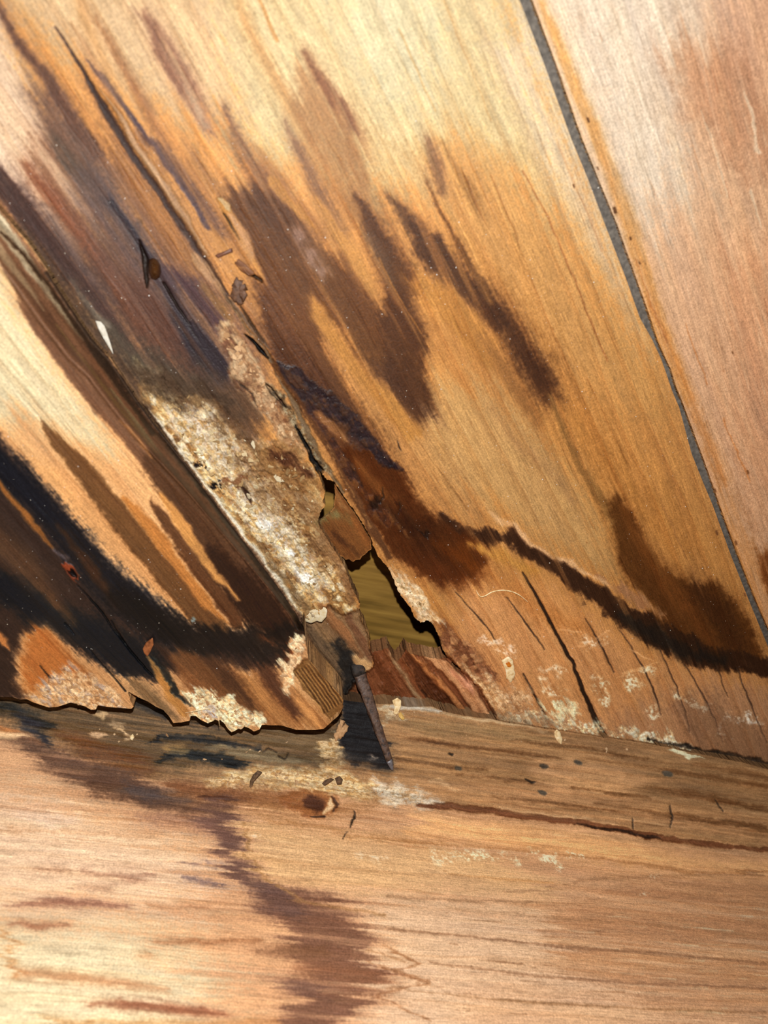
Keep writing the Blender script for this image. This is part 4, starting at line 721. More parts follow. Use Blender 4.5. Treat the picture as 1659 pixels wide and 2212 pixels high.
# ---------------------------------------------------------------- materials
def new_mat(name):
    m = bpy.data.materials.new(name); m.use_nodes = True
    nt = m.node_tree; nt.nodes.clear()
    out = nt.nodes.new('ShaderNodeOutputMaterial'); b = nt.nodes.new('ShaderNodeBsdfPrincipled')
    nt.links.new(b.outputs[0], out.inputs[0])
    b.inputs['Specular IOR Level'].default_value = 0.3
    return m, nt, b
def node(nt, t, **kw):
    n = nt.nodes.new(t)
    for k, v in kw.items(): setattr(n, k, v)
    return n
def ramp(nt, a, b, lo, hi):
    r = node(nt, 'ShaderNodeMapRange')
    r.inputs['From Min'].default_value = a; r.inputs['From Max'].default_value = b
    r.inputs['To Min'].default_value = lo; r.inputs['To Max'].default_value = hi
    return r
def surveyed_wood(name, bump=0.00012, spec=0.16):
    """stain colours carried by the surface, fibres and pores added by noise along the grain"""
    m, nt, b = new_mat(name); L = nt.links.new
    at = node(nt, 'ShaderNodeAttribute', attribute_name='tint')
    gr = node(nt, 'ShaderNodeAttribute', attribute_name='grain')
    ro = node(nt, 'ShaderNodeAttribute', attribute_name='rough')
    mp = node(nt, 'ShaderNodeMapping'); mp.inputs['Scale'].default_value = (0.22, 3.4, 1)
    L(gr.outputs['Vector'], mp.inputs['Vector'])
    n1_ = node(nt, 'ShaderNodeTexNoise'); n1_.inputs['Scale'].default_value = 1.0; n1_.inputs['Detail'].default_value = 4
    L(mp.outputs[0], n1_.inputs['Vector'])
    n2_ = node(nt, 'ShaderNodeTexNoise'); n2_.inputs['Scale'].default_value = 2.6; n2_.inputs['Detail'].default_value = 3
    L(gr.outputs['Vector'], n2_.inputs['Vector'])
    r1 = ramp(nt, .3, .7, .80, 1.18); L(n1_.outputs['Fac'], r1.inputs[0])
    r2 = ramp(nt, .3, .7, .76, 1.22); L(n2_.outputs['Fac'], r2.inputs[0])
    mu = node(nt, 'ShaderNodeMath', operation='MULTIPLY'); L(r1.outputs[0], mu.inputs[0]); L(r2.outputs[0], mu.inputs[1])
    vm = node(nt, 'ShaderNodeVectorMath', operation='SCALE'); L(at.outputs['Color'], vm.inputs[0]); L(mu.outputs[0], vm.inputs['Scale'])
    L(vm.outputs[0], b.inputs['Base Color'])
    L(ro.outputs['Fac'], b.inputs['Roughness'])
    ad = node(nt, 'ShaderNodeMath', operation='ADD'); L(n1_.outputs['Fac'], ad.inputs[0]); L(n2_.outputs['Fac'], ad.inputs[1])
    bp = node(nt, 'ShaderNodeBump'); bp.inputs['Strength'].default_value = 0.55; bp.inputs['Distance'].default_value = bump
    L(ad.outputs[0], bp.inputs['Height']); L(bp.outputs[0], b.inputs['Normal'])
    b.inputs['Specular IOR Level'].default_value = spec
    return m
def plain(name, cols, rough=0.7, scale=900.0, bump=0.00015, spec=0.3, per_object=False, stretch=None):
    """mottled material between the given reflectances; per_object shifts the tone of each piece"""
    m, nt, b = new_mat(name); L = nt.links.new
    tc = node(nt, 'ShaderNodeTexCoord')
    src = tc.outputs['Object']
    if stretch is not None:
        mp = node(nt, 'ShaderNodeMapping'); mp.inputs['Scale'].default_value = stretch
        L(src, mp.inputs['Vector']); src = mp.outputs[0]
    nz = node(nt, 'ShaderNodeTexNoise'); nz.inputs['Scale'].default_value = scale; nz.inputs['Detail'].default_value = 5
    L(src, nz.inputs['Vector'])
    fac = ramp(nt, .3, .7, 0, 1); L(nz.outputs['Fac'], fac.inputs[0]); f = fac.outputs[0]
    if per_object:
        oi = node(nt, 'ShaderNodeObjectInfo')
        mx = node(nt, 'ShaderNodeMath', operation='MULTIPLY_ADD'); L(f, mx.inputs[0]); mx.inputs[1].default_value = .35
        sc = node(nt, 'ShaderNodeMath', operation='MULTIPLY'); L(oi.outputs['Random'], sc.inputs[0]); sc.inputs[1].default_value = .72
        L(sc.outputs[0], mx.inputs[2]); f = mx.outputs[0]
    cr = node(nt, 'ShaderNodeValToRGB'); L(f, cr.inputs[0])
    e = cr.color_ramp.elements
    while len(e) < len(cols): e.new(0.5)
    for i, c in enumerate(cols):
        e[i].position = i / (len(cols) - 1); e[i].color = (*c, 1)
    L(cr.outputs[0], b.inputs['Base Color'])
    b.inputs['Roughness'].default_value = rough
    b.inputs['Specular IOR Level'].default_value = spec
    bp = node(nt, 'ShaderNodeBump'); bp.inputs['Strength'].default_value = .6; bp.inputs['Distance'].default_value = bump
    L(nz.outputs['Fac'], bp.inputs['Height']); L(bp.outputs[0], b.inputs['Normal'])
    return m
WOOD = surveyed_wood('stained_wood')
WOOD_S = surveyed_wood('sill_wood', 0.00016, 0.14)
def al(h, x, y, w='w'): return tuple(albedo(h, x, y, w))
M_FLAKE = plain('rot_flake', [al('#7A5836', 560, 1050), al('#B08A58', 560, 1050), al('#D8B684', 560, 1050), al('#ECD4A4', 560, 1050), al('#F3E4C6', 560, 1050)], .9, 1500, per_object=True)
M_TAN = plain('tan_rot', [al('#9A7048', 600, 1680, 's'), al('#CCA276', 600, 1680, 's'), al('#DEBE96', 600, 1680, 's')], .9, 1500, per_object=True)
M_BROWN = plain('torn_brown_wood', [al('#4A2A14', 760, 1160), al('#6E4222', 760, 1160), al('#8A5C34', 760, 1160)], .6, 700, stretch=(.4, 1, 1.6))
M_CHIP = plain('brown_chip', [al('#5A3018', 330, 1395), al('#9A5C34', 330, 1395)], .5, 900)
M_PALE = plain('pale_shaving', [al('#B8935E', 1000, 1560, 's'), al('#E6CC9C', 1000, 1560, 's'), al('#F0E0BE', 1000, 1560, 's')], .7, 900)
M_YEL = plain('yellow_shaving', [al('#B88A3C', 860, 1540, 's'), al('#E2BE72', 860, 1540, 's')], .6, 900)
M_RUST = plain('rusted_iron', [al('#221A18', 800, 1550, 's'), al('#4A3428', 800, 1550, 's'), al('#5E483C', 800, 1550, 's'), al('#3A3234', 800, 1550, 's')], .55, 1100, .0003, .5)
M_DARK = plain('dark_lump', [al('#3A281C', 700, 1690, 's'), al('#7A5C40', 700, 1690, 's')], .8, 1200)
M_RESIN = plain('resin', [al('#38200E', 335, 580), al('#5A3618', 335, 580)], .06, 400, .00002, .6)
M_GREY = plain('grey_sealant', [al('#544E48', 1340, 560), al('#6E665E', 1340, 560), al('#857C72', 1340, 560)], .8, 1100, .0001, .25)
M_WHITE = plain('white_splinter', [al('#E0D4BC', 230, 735), al('#FBF6EA', 230, 735)], .6, 800)
M_RED = plain('reddish_stick', [al('#5A3424', 490, 545), al('#9A6650', 490, 545)], .5, 900)
M_BACK = plain('golden_board', [al('#564016', 840, 1300, 'b'), al('#765824', 840, 1300, 'b'), al('#8C6C30', 840, 1300, 'b')], .6, 420, .00006, .3, stretch=(.10, 1, 1.1))
M_GLINT = plain('dust', [al('#E8D8BC', 900, 1100), al('#FFFFFF', 900, 1100)], .4, 900)  # near-white, for the specks added as sparkle

# ---------------------------------------------------------------- mesh helpers
COL = scn.collection
def tag(o, label=None, cat=None, group=None, kind=None):
    if label: o['label'] = label
    if cat: o['category'] = cat
    if group: o['group'] = group
    if kind: o['kind'] = kind
    return o
def link(o, parent=None):
    COL.objects.link(o)
    if parent is not None:
        o.parent = parent
        o.matrix_parent_inverse = Matrix.Translation(-Vector(parent.location))
    return o
def raw_mesh(name, V, Q, mats, tint=None, grain=None, rough=None, smooth=True):
    me = bpy.data.meshes.new(name)
    V = np.ascontiguousarray(V, np.float32); Q = np.ascontiguousarray(Q, np.int32); k = Q.shape[1]
    me.vertices.add(len(V)); me.vertices.foreach_set('co', V.ravel())
    me.loops.add(Q.size); me.loops.foreach_set('vertex_index', Q.ravel())
    me.polygons.add(len(Q)); me.polygons.foreach_set('loop_start', np.arange(0, Q.size, k, dtype=np.int32))
    me.polygons.foreach_set('use_smooth', np.full(len(Q), smooth))
    me.update(calc_edges=True)
    if tint is not None:
        a = me.attributes.new('tint', 'FLOAT_COLOR', 'POINT')
        a.data.foreach_set('color', np.concatenate([tint, np.ones((len(V), 1))], 1).astype(np.float32).ravel())
    if grain is not None:
        a = me.attributes.new('grain', 'FLOAT_VECTOR', 'POINT'); a.data.foreach_set('vector', grain.astype(np.float32).ravel())
    if rough is not None:
        a = me.attributes.new('rough', 'FLOAT', 'POINT'); a.data.foreach_set('value', rough.astype(np.float32).ravel())
    for m in mats: me.materials.append(m)
    return me
def slab(name, c, at, outline, hole, off, mat, back, edge_col, ragged=0.0):
    """one board: its relief face trimmed to the surveyed outline, with sides running back through its thickness"""
    P = np.asarray(outline, float)
    d = np.full(c.X.shape, 1e3)
    k = c.win(P, 12)
    x, y = c.X[k] + 0, c.Y[k] + 0
    if ragged:
        x = x + ragged * c.wx[k]; y = y + ragged * c.wy[k]
    d[k] = sdist_poly(P, x, y)
    if hole is not None:
        kh = c.win(hole, 30)
        d[kh] = np.maximum(d[kh], -sdist_poly(hole, c.X[kh] + 1.6 * c.I2[kh], c.Y[kh] + 1.6 * c.I2[kh][::-1]))
    ins = d < 0
    q = ins[:-1, :-1] | ins[1:, :-1] | ins[:-1, 1:] | ins[1:, 1:]
    used = np.zeros(ins.shape, bool)
    used[:-1, :-1] |= q; used[1:, :-1] |= q; used[:-1, 1:] |= q; used[1:, 1:] |= q
    gy, gx = np.gradient(d, c.ys, c.xs)
    gl = np.maximum(np.hypot(gx, gy), .3)
    mv = np.where(d > 0, np.minimum(d, 6.0), 0) / gl
    px = c.X - mv * gx / gl; py = c.Y - mv * gy / gl
    idx = np.full(ins.shape, -1, np.int64); n = int(used.sum()); idx[used] = np.arange(n)
    V = at(px[used], py[used], (off + c.h)[used])
    jj, ii = np.nonzero(q)
    Q = np.stack([idx[jj, ii], idx[jj + 1, ii], idx[jj + 1, ii + 1], idx[jj, ii + 1]], 1)
    e = np.concatenate([Q[:, [0, 1]], Q[:, [1, 2]], Q[:, [2, 3]], Q[:, [3, 0]]])
    key = np.sort(e, 1); key = key[:, 0] * n + key[:, 1]
    _, inv, cnt = np.unique(key, return_inverse=True, return_counts=True)
    be = e[cnt[inv] == 1]
    bv, bi = np.unique(be.ravel(), return_inverse=True); bi = bi.reshape(-1, 2); nb = len(bv)
    rows = []
    for t in (0.0, .35, 1.0):
        w = V[bv] + np.asarray(back) * 1e-3 * t
        if 0 < t < 1: w = w + rng.normal(0, 0.00012, w.shape)
        rows.append(w)
    V2 = np.concatenate([V] + rows)
    QQ = [Q]
    for s in range(2):
        a = n + s * nb + bi; b_ = n + (s + 1) * nb + bi
        QQ.append(np.stack([a[:, 1], a[:, 0], b_[:, 0], b_[:, 1]], 1))
    tint = c.col[used]; gr = np.stack([c.u[used], c.v[used], 0 * c.u[used]], 1); ro = c.r[used]
    ec = tint[bv] * .5 + np.asarray(edge_col) * .5
    tint = np.concatenate([tint] + [ec] * 3)
    gr = np.concatenate([gr, gr[bv], gr[bv] + [0, 1.2, 1.2], gr[bv] + [0, 3, 4]])
    ro = np.concatenate([ro] + [np.full(nb, .8)] * 3)
    me = raw_mesh(name, V2, np.concatenate(QQ), [mat], tint, gr, ro)
    return bpy.data.objects.new(name, me)

# ---------------------------------------------------------------- the wall: planks nailed on the diagonal
wall = link(bpy.data.objects.new('wall_back', None)); tag(wall, kind='structure')
wall['label'] = 'wall of diagonal water-stained planks above the sill beam'
EDGE = np.array(al('#8A6844', 800, 1200))
pl_bc = link(slab('plank', cw, wall_at, POLY_BC, HOLE, 0.0, WOOD, (0, 5.0, 0), EDGE), wall)
tag(pl_bc, 'wide split plank with brown water stains, white rot and a ragged hole')
pl_d = link(slab('plank', cw, wall_at, POLY_D, None, 0.2, WOOD, (0, 6.0, 0), EDGE), wall)
tag(pl_d, 'pinkish sound plank right of the grey joint')
dseam = np.full(cw.X.shape, 1e3)
k = cw.win(SEAM, 120); dseam[k] = np.maximum(sdist_line(SEAM, 0, cw.X[k], cw.Y[k]), 0)
wid = np.interp(cw.X, [-350, 0, 200, 400, 640], [120, 86, 66, 40, 16])
t = np.clip(dseam / wid, 0, 1)
prof = 1 - sstep(0, 1, t)
prof += .07 * np.sin(t * 6.283 * 2.0) * (t < 1)
pl_a = link(slab('plank', cw, wall_at, POLY_A, None, 14.0 - np.interp(cw.X, [-350, 0, 300, 640], [9, 11.5, 13, 13.4]) * prof, WOOD, (0, 8.0, 0), EDGE, 1.2), wall)
tag(pl_a, 'bright plank with charred-looking black stains, moulded edge and crumbled lower end')
# grey strip in the joint
gp = [(x - 8, y) for x, y in GAP_L] + [(x + 8, y) for x, y in GAP_R[::-1]]
GL = np.array(GAP_L); GR = np.array(GAP_R)
tt = np.linspace(0, len(GL) - 1, 160); ti = np.arange(len(GL))
lx, ly = np.interp(tt, ti, GL[:, 0]), np.interp(tt, ti, GL[:, 1]); rx, ry = np.interp(tt, ti, GR[:, 0]), np.interp(tt, ti, GR[:, 1])
nc = 7; V = []
for j in range(nc):
    f = -.35 + 1.7 * j / (nc - 1)
    bow = -1.0 - .5 * (2 * j / (nc - 1) - 1) ** 2 * 0 + .25 * vnoise(tt * 1.7, np.full_like(tt, j * .8), 5)
    V.append(wall_at(lx + (rx - lx) * f, ly + (ry - ly) * f, bow))
nv = 160
V = np.concatenate(V + [V[0] + [0, .002, 0], V[-1] + [0, .002, 0]])
Q = []
order = [nc] + list(range(nc)) + [nc + 1]
for a, b_ in zip(order[:-1], order[1:]):
    i = np.arange(nv - 1)
    Q.append(np.stack([a * nv + i, a * nv + i + 1, b_ * nv + i + 1, b_ * nv + i], 1))
seal = link(bpy.data.objects.new('sealant_strip', raw_mesh('sealant_strip', V, np.concatenate(Q), [M_GREY])), wall)
tag(seal, 'dark grey sealant strip in the joint between two planks')

# ---------------------------------------------------------------- the sill beam
sill = link(slab('timber_beam', cs, sill_at, POLY_S, None, 0.0, WOOD_S, (0, 30.0, -6.0), np.array(al('#6A4E34', 1000, 1550, 's')), 1.0))
tag(sill, 'horizontal wooden sill beam with a worn, stained upper edge and a knot', 'beam', kind='thing')
# ---------------------------------------------------------------- golden board seen through the hole
bx0, bx1, bz0, bz1, by = -0.10, 0.13, -0.012, 0.15, 0.021
V = []; Q = []
nx_, nz_ = 47, 33
for iz in range(nz_):
    for ix in range(nx_):
        V.append((bx0 + (bx1 - bx0) * ix / (nx_ - 1), by + .00015 * math.sin(ix * .7 + iz * 1.9), bz0 + (bz1 - bz0) * iz / (nz_ - 1)))
for iz in range(nz_ - 1):
    for ix in range(nx_ - 1):
        a = iz * nx_ + ix; Q.append((a, a + 1, a + nx_ + 1, a + nx_))
b0 = len(V)
V += [(bx0, by, bz0), (bx1, by, bz0), (bx1, by, bz1), (bx0, by, bz1), (bx0, by + .012, bz0), (bx1, by + .012, bz0), (bx1, by + .012, bz1), (bx0, by + .012, bz1)]
Q += [(b0, b0 + 4, b0 + 5, b0 + 1), (b0 + 1, b0 + 5, b0 + 6, b0 + 2), (b0 + 2, b0 + 6, b0 + 7, b0 + 3), (b0 + 3, b0 + 7, b0 + 4, b0), (b0 + 4, b0 + 7, b0 + 6, b0 + 5)]
back = link(bpy.data.objects.new('backing_board', raw_mesh('backing_board', V, Q, [M_BACK], smooth=False)))
tag(back, 'golden brown board seen through the hole in the plank', 'board')

# ---------------------------------------------------------------- pieces hanging from the planks
fl = link(slab('hanging_flake', cw, wall_at, FLAKE, None, -2.2 - cw.h * .6 + .012 * (cw.X - 750) * .3, WOOD, (0, .7, 0), EDGE, 1.0), pl_bc)
tag(fl, 'brown torn flake hanging across the upper part of the hole')
def chip(name, P, surf, lift, thick, mat, bulge=.2, curl=(0, 0), parent=None, n=30, jag=.0):
    """a lens- or plate-shaped piece with the surveyed outline, its own thickness and curl"""
    P = np.asarray(P, float); c = P.mean(0)
    Pc = np.vstack([P, P[:1]]); s = np.r_[0, np.cumsum(np.hypot(*np.diff(Pc, axis=0).T))]
    q = np.linspace(0, s[-1], n, endpoint=False)
    R = np.stack([np.interp(q, s, Pc[:, 0]), np.interp(q, s, Pc[:, 1])], 1)
    R += rng.normal(0, jag, R.shape)
    size = np.abs(R - c).max()
    V = []
    for f in (1.0, .97, .8, .5, .2):
        p = c + (R - c) * f
        rel = (p - c) / size
        cu = curl[0] * rel[:, 0] + curl[1] * rel[:, 1]
        cu = cu * np.abs(cu) if name.startswith('curled') else cu
        off = lift + cu + (0 if f == 1.0 else thick + bulge * (1 - f * f)) + rng.normal(0, .03, n) * (f < 1)
        V.append(surf(p[:, 0], p[:, 1], off))
    V.append(surf(c[None, 0], c[None, 1], np.array([lift + thick + bulge])))
    V.append(surf(c[None, 0], c[None, 1], np.array([lift])))
    V = np.concatenate(V); o0 = V.mean(0)
    i = np.arange(n); j = (i + 1) % n
    T = []
    for k_ in range(4):
        a, b_ = k_ * n, (k_ + 1) * n
        T += [np.stack([a + i, a + j, b_ + j], 1), np.stack([a + i, b_ + j, b_ + i], 1)]
    T.append(np.stack([4 * n + i, 4 * n + j, np.full(n, 5 * n)], 1))
    T.append(np.stack([j, i, np.full(n, 5 * n + 1)], 1))
    ob = bpy.data.objects.new(name, raw_mesh(name, V - o0, np.concatenate(T), [mat]))
    ob.location = o0
    link(ob, parent)
    return ob
def hw(x, y):
    """relief of the wall face at a pixel, mm"""
    return float(cw.h[np.searchsorted(cw.ys, y), np.searchsorted(cw.xs, x)])
def hs(x, y): return float(cs.h[np.searchsorted(cs.ys, y), np.searchsorted(cs.xs, x)])
cf = chip('curled_flake', [(646, 1338), (660, 1324), (680, 1314), (700, 1308), (708, 1318), (705, 1333), (694, 1345), (684, 1341), (672, 1347), (658, 1342)], wall_at, -.6, .5, M_FLAKE, .2, (1.3, .5), pl_bc)
tag(cf, 'pale curled flake of rot')
sp = chip('splinter', [(206, 692), (217, 694), (226, 704), (233, 724), (240, 745), (246, 768), (236, 752), (222, 728), (212, 710)], wall_at, .1, .35, M_WHITE, .1, parent=pl_bc)
tag(sp, 'white splinter on the edge beside the seam')
torn = chip('splinter', [(498, 560), (512, 556), (528, 568), (552, 592), (540, 597), (520, 586)], wall_at, .1, .3, M_BROWN, .15, (.5, .3), parent=pl_bc)

M_DKCHIP = plain('dark_fragment', [al('#4A2C1A', 516, 630), al('#84583A', 516, 630)], .6, 1200)
# ---------------------------------------------------------------- loose things
t = chip('resin_bead', [(322, 560), (330, 556), (340, 560), (347, 572), (349, 588), (345, 600), (336, 606), (326, 602), (321, 588), (320, 572)], wall_at, hw(335, 582) - .1, .5, M_RESIN, 1.7)
tag(t, 'glossy brown resin bead on the dark streak of the split plank', 'resin')
t = chip('wood_splinter', [(464, 552), (470, 558), (486, 551), (504, 544), (501, 535), (484, 543), (470, 548)], wall_at, hw(484, 546), .5, M_RED, .35)
tag(t, 'small reddish stick lying across the crack in the plank', 'splinter')
t = chip('wood_fragment', [(500, 616), (511, 600), (521, 606), (532, 618), (531, 642), (522, 659), (507, 655), (498, 640)], wall_at, hw(516, 630), .35, M_DKCHIP, .15, (.3, .4), jag=2.2)
tag(t, 'dark brown broken wood fragment stuck in the long crack', 'wood fragment')
t = chip('wood_chip', [(308, 1402), (315, 1388), (330, 1377), (332, 1392), (325, 1408), (318, 1419), (311, 1411)], wall_at, 14 + hw(320, 1396), .4, M_CHIP, .3, (.5, -.3))
tag(t, 'reddish leaf-shaped chip on the blackened left plank', 'wood chip')
t = chip('wood_shaving', [(1197, 1581), (1203, 1575), (1210, 1581), (1215, 1597), (1213, 1609), (1204, 1602), (1198, 1591)], sill_at, .2, .4, M_PALE, .35, (.2, -.5))
tag(t, 'pale grain-shaped shaving at the sill edge right of the nail', 'wood shaving')
t = chip('wood_shaving', [(847, 1513), (858, 1507), (867, 1513), (866, 1528), (858, 1544), (850, 1543), (852, 1528)], sill_at, .8, .3, M_PALE, .2, (.6, -.8))
tag(t, 'thin cream shaving standing on the sill edge next to the nail', 'wood shaving')
t = chip('wood_shaving', [(860, 1541), (866, 1538), (871, 1545), (875, 1553), (869, 1556), (862, 1549)], sill_at, .4, .4, M_YEL, .3)
tag(t, 'tiny yellow shaving below the cream one by the nail', 'wood shaving')
t = chip('fibre_clump', [(727, 1572), (737, 1552), (748, 1560), (751, 1578), (738, 1594), (724, 1602), (722, 1586)], sill_at, .4, .6, M_TAN, .7, jag=1.6)
tag(t, 'tan clump of wood fibres left of the nail stain', 'wood fibre')
t = chip('bark_curl', [(538, 1703), (540, 1686), (547, 1673), (557, 1664), (567, 1668), (558, 1678), (548, 1690), (544, 1703)], sill_at, .2, .5, M_DARK, .5, (.4, -.8))
tag(t, 'dark stalk-like bark curl on the yellow rot of the sill', 'bark')
t = chip('wood_lump', [(695, 1693), (702, 1685), (715, 1680), (722, 1684), (711, 1692), (701, 1698)], sill_at, .1, .5, M_DARK, .5)
tag(t, 'long dark brown lump on the sill above the knot', 'wood lump')
t = chip('wood_lump', [(723, 1681), (734, 1676), (741, 1684), (738, 1695), (728, 1695)], sill_at, .1, .5, M_DARK, .5)
tag(t, 'squarish grey-brown lump on the sill above the knot', 'wood lump')
t = chip('wood_crumb', [(280, 1590), (287, 1585), (291, 1592), (286, 1600), (281, 1597)], sill_at, .1, .4, M_PALE, .4)
tag(t, 'bright white crumb on the dark left end of the sill', 'crumb')
t = chip('wood_chip', [(1084, 1426), (1097, 1417), (1108, 1428), (1113, 1458), (1105, 1476), (1094, 1468), (1091, 1447)], wall_at, hw(1100, 1446) + .1, .35, M_PALE, .2, (.3, -.3), jag=.8)
tag(t, 'pale chip with an orange fleck on the foot of the split plank', 'wood chip')
og = chip('resin_fleck', [(1092, 1433), (1099, 1428), (1106, 1432), (1104, 1441), (1097, 1442)], wall_at, hw(1100, 1446) + .5, .2, plain('orange_fleck', [al('#8A3E0A', 1100, 1435), al('#C87820', 1100, 1435)], .3, 900), .15, parent=t, n=14)
tag(og, 'orange resin fleck')
def tube(name, P, surf, r0, mat, lift=.25, n=40, m=6):
    P = np.asarray(P, float); s = np.linspace(0, 1, len(P)); q = np.linspace(0, 1, n)
    x = np.interp(q, s, P[:, 0]); y = np.interp(q, s, P[:, 1])
    for _ in range(6):
        x[1:-1] = (x[:-2] + 2 * x[1:-1] + x[2:]) / 4; y[1:-1] = (y[:-2] + 2 * y[1:-1] + y[2:]) / 4
    C = surf(x, y, np.full(n, lift) + .25 * np.sin(q * 9)); V = []
    for i in range(n):
        a = _n(C[min(i + 1, n - 1)] - C[max(i - 1, 0)]); b_ = _n(np.cross(a, [.3, .9, .2])); d = np.cross(a, b_)
        r_ = r0 * 1e-3 * (1 - .7 * abs(2 * q[i] - 1) ** 3)
        for j in range(m):
            th = 2 * math.pi * j / m; V.append(C[i] + r_ * (math.cos(th) * b_ + math.sin(th) * d))
    Q = [(i * m + j, i * m + (j + 1) % m, (i + 1) * m + (j + 1) % m, (i + 1) * m + j) for i in range(n - 1) for j in range(m)]
    V = np.array(V); o0 = V.mean(0)
    ob = bpy.data.objects.new(name, raw_mesh(name, V - o0, Q, [mat])); ob.location = o0
    return link(ob)
t = tube('wood_fibre', [(1028, 1274), (1036, 1290), (1048, 1288), (1062, 1278), (1084, 1274), (1106, 1277), (1124, 1286), (1140, 1300)], wall_at, .16, M_PALE)
tag(t, 'pale curved fibre on the reddish wood right of the hole', 'wood fibre')
t = tube('wood_fibre', [(400, 1540), (450, 1530), (472, 1548), (474, 1568)], lambda x, y, o: wall_at(x, y, o + 14.2), .12, M_PALE)
tag(t, 'pale thread hanging from the crumbled end of the left plank', 'wood fibre')

# the nail
P0 = wall_at(772, 1442, -1.6); P1 = sill_at(848, 1664, .9)
ax = _n(P1 - P0); side = _n(np.cross(ax, NS)); up = np.cross(side, ax)
nail = bpy.data.objects.new('nail', None); nail.location = P1; link(nail); nail.empty_display_size = .004
tag(nail, 'rusty tapered iron nail lying down over the sill below the hole', 'nail')
def lathe_box(name, st, mat, parent, m=16, seed=1):
    V = []
    for k_, (f, w, h) in enumerate(st):
        c = P0 + (P1 - P0) * f
        for j in range(m):
            th = 2 * math.pi * j / m
            cx = math.copysign(abs(math.cos(th)) ** .55, math.cos(th)); cy = math.copysign(abs(math.sin(th)) ** .55, math.sin(th))
            nz = 1 + .17 * float(vnoise(np.array(f * 22.0), np.array(j * .9), seed))
            V.append(c + (side * cx * w + up * cy * h) * 1e-3 * nz)
    n = len(st)
    Q = [(i * m + j, i * m + (j + 1) % m, (i + 1) * m + (j + 1) % m, (i + 1) * m + j) for i in range(n - 1) for j in range(m)]
    V += [P0 + (P1 - P0) * st[0][0], P0 + (P1 - P0) * st[-1][0]]
    Q += [((j + 1) % m, j, n * m, n * m) for j in range(m)] + [((n - 1) * m + j, (n - 1) * m + (j + 1) % m, n * m + 1, n * m + 1) for j in range(m)]
    me = bpy.data.meshes.new(name)
    me.from_pydata([tuple(v - P1) for v in V], [], [q[:3] if q[2] == q[3] else q for q in Q]); me.materials.append(mat)
    for p in me.polygons: p.use_smooth = True
    ob = bpy.data.objects.new(name, me); COL.objects.link(ob); ob.parent = parent
    return ob
shaft = [(.02 + .88 * i / 22, 1.55 - .75 * (i / 22) ** 1.2, 1.1 - .40 * (i / 22)) for i in range(23)]
lathe_box('shank', shaft, M_RUST, nail)
M_TIP = plain('grey_iron_tip', [al('#3C3638', 845, 1650, 's'), al('#7A7478', 845, 1650, 's')], .4, 900, .0001, .5)
tip = lathe_box('tip', [(.895, .80, .70), (.93, .70, .6), (.965, .52, .45), (.99, .3, .28), (1.0, .14, .14)], M_TIP, nail, seed=4)
tip['label'] = 'greyer worn tip'
hd = lathe_box('head', [(-.05, .7, .2), (-.04, 1.35, .6), (-.01, 1.62, .95), (.03, 1.66, 1.12), (.07, 1.56, 1.14)], plain('black_rust', [al('#14110F', 785, 1445), al('#302620', 785, 1445)], .7, 1300, .0003), nail, seed=8)
hd['label'] = 'blackened nail head'

# ---------------------------------------------------------------- crumbling plates as pieces of their boards
def plate_mesh(i, mat, sx=1.0):
    n = 8; th = np.sort(rng.random(n) * .8 + np.arange(n)) / n * 2 * math.pi
    r = .35 + .65 * rng.random(n)
    x = r * np.cos(th) * (1.0 + .7 * rng.random()) * sx; z = r * np.sin(th) * .7
    tp = [(a, -.05 - .16 * rng.random(), b_) for a, b_ in zip(x * .95, z * .95)]
    bt = [(a, .12, b_) for a, b_ in zip(x, z)]
    V = tp + bt + [(.15, -.14, -.1)]
    F_ = [(j, (j + 1) % n, n + (j + 1) % n, n + j) for j in range(n)] + [((j + 1) % n, j, 2 * n) for j in range(n)]
    me = bpy.data.meshes.new('rot_plate'); me.from_pydata([tuple(v) for v in V], [], F_); me.materials.append(mat)
    return me
PL_W = [plate_mesh(i, M_FLAKE) for i in range(8)]
PL_T = [plate_mesh(i, M_TAN) for i in range(6)]
def scatter(P, n, surf, hfun, meshes, parent, smin, smax, norm, base=0.0, name='rot_flake'):
    P = np.asarray(P, float); lo, hi = P.min(0), P.max(0); k_ = 0
    yaw = Vector((0, -1, 0)).rotation_difference(Vector(norm)).to_matrix()
    while k_ < n:
        x, y = lo + (hi - lo) * rng.random(2)
        if sdist_poly(P, np.array([x]), np.array([y]))[0] > -2: continue
        s = (smin + (smax - smin) * rng.random() ** 2.2) * 1e-3
        p = surf(np.array([x]), np.array([y]), np.array([hfun(x, y) + base]))[0]
        ob = bpy.data.objects.new(name, meshes[int(rng.integers(len(meshes)))])
        R = yaw @ Matrix.Rotation(rng.random() * 6.28, 3, 'Y') @ Matrix.Rotation(rng.normal(0, .32), 3, 'X') @ Matrix.Rotation(rng.normal(0, .32), 3, 'Z')
        ob.matrix_world = Matrix.Translation(Vector(p)) @ R.to_4x4() @ Matrix.Diagonal((s, s, s, 1))
        COL.objects.link(ob)
        if parent is not None:
            ob.parent = parent; ob.matrix_parent_inverse = Matrix.Translation(-Vector(parent.location))
        k_ += 1
        yield ob
ROT = [(330, 830), (400, 850), (470, 880), (520, 940), (600, 975), (670, 1010), (694, 1060), (684, 1120), (712, 1190), (742, 1250), (762, 1305), (720, 1320), (700, 1300), (650, 1320), (596, 1240), (500, 1110), (400, 975), (350, 915)]
WHT = [(370, 870), (430, 890), (480, 950), (540, 1040), (600, 1110), (660, 1190), (694, 1270), (640, 1270), (560, 1160), (480, 1060), (400, 965)]
list(scatter(ROT, 116, wall_at, hw, PL_W, pl_bc, .35, 1.25, (0, -1, 0)))
list(scatter(WHT, 80, wall_at, hw, PL_W, pl_bc, .35, 1.1, (0, -1, 0)))
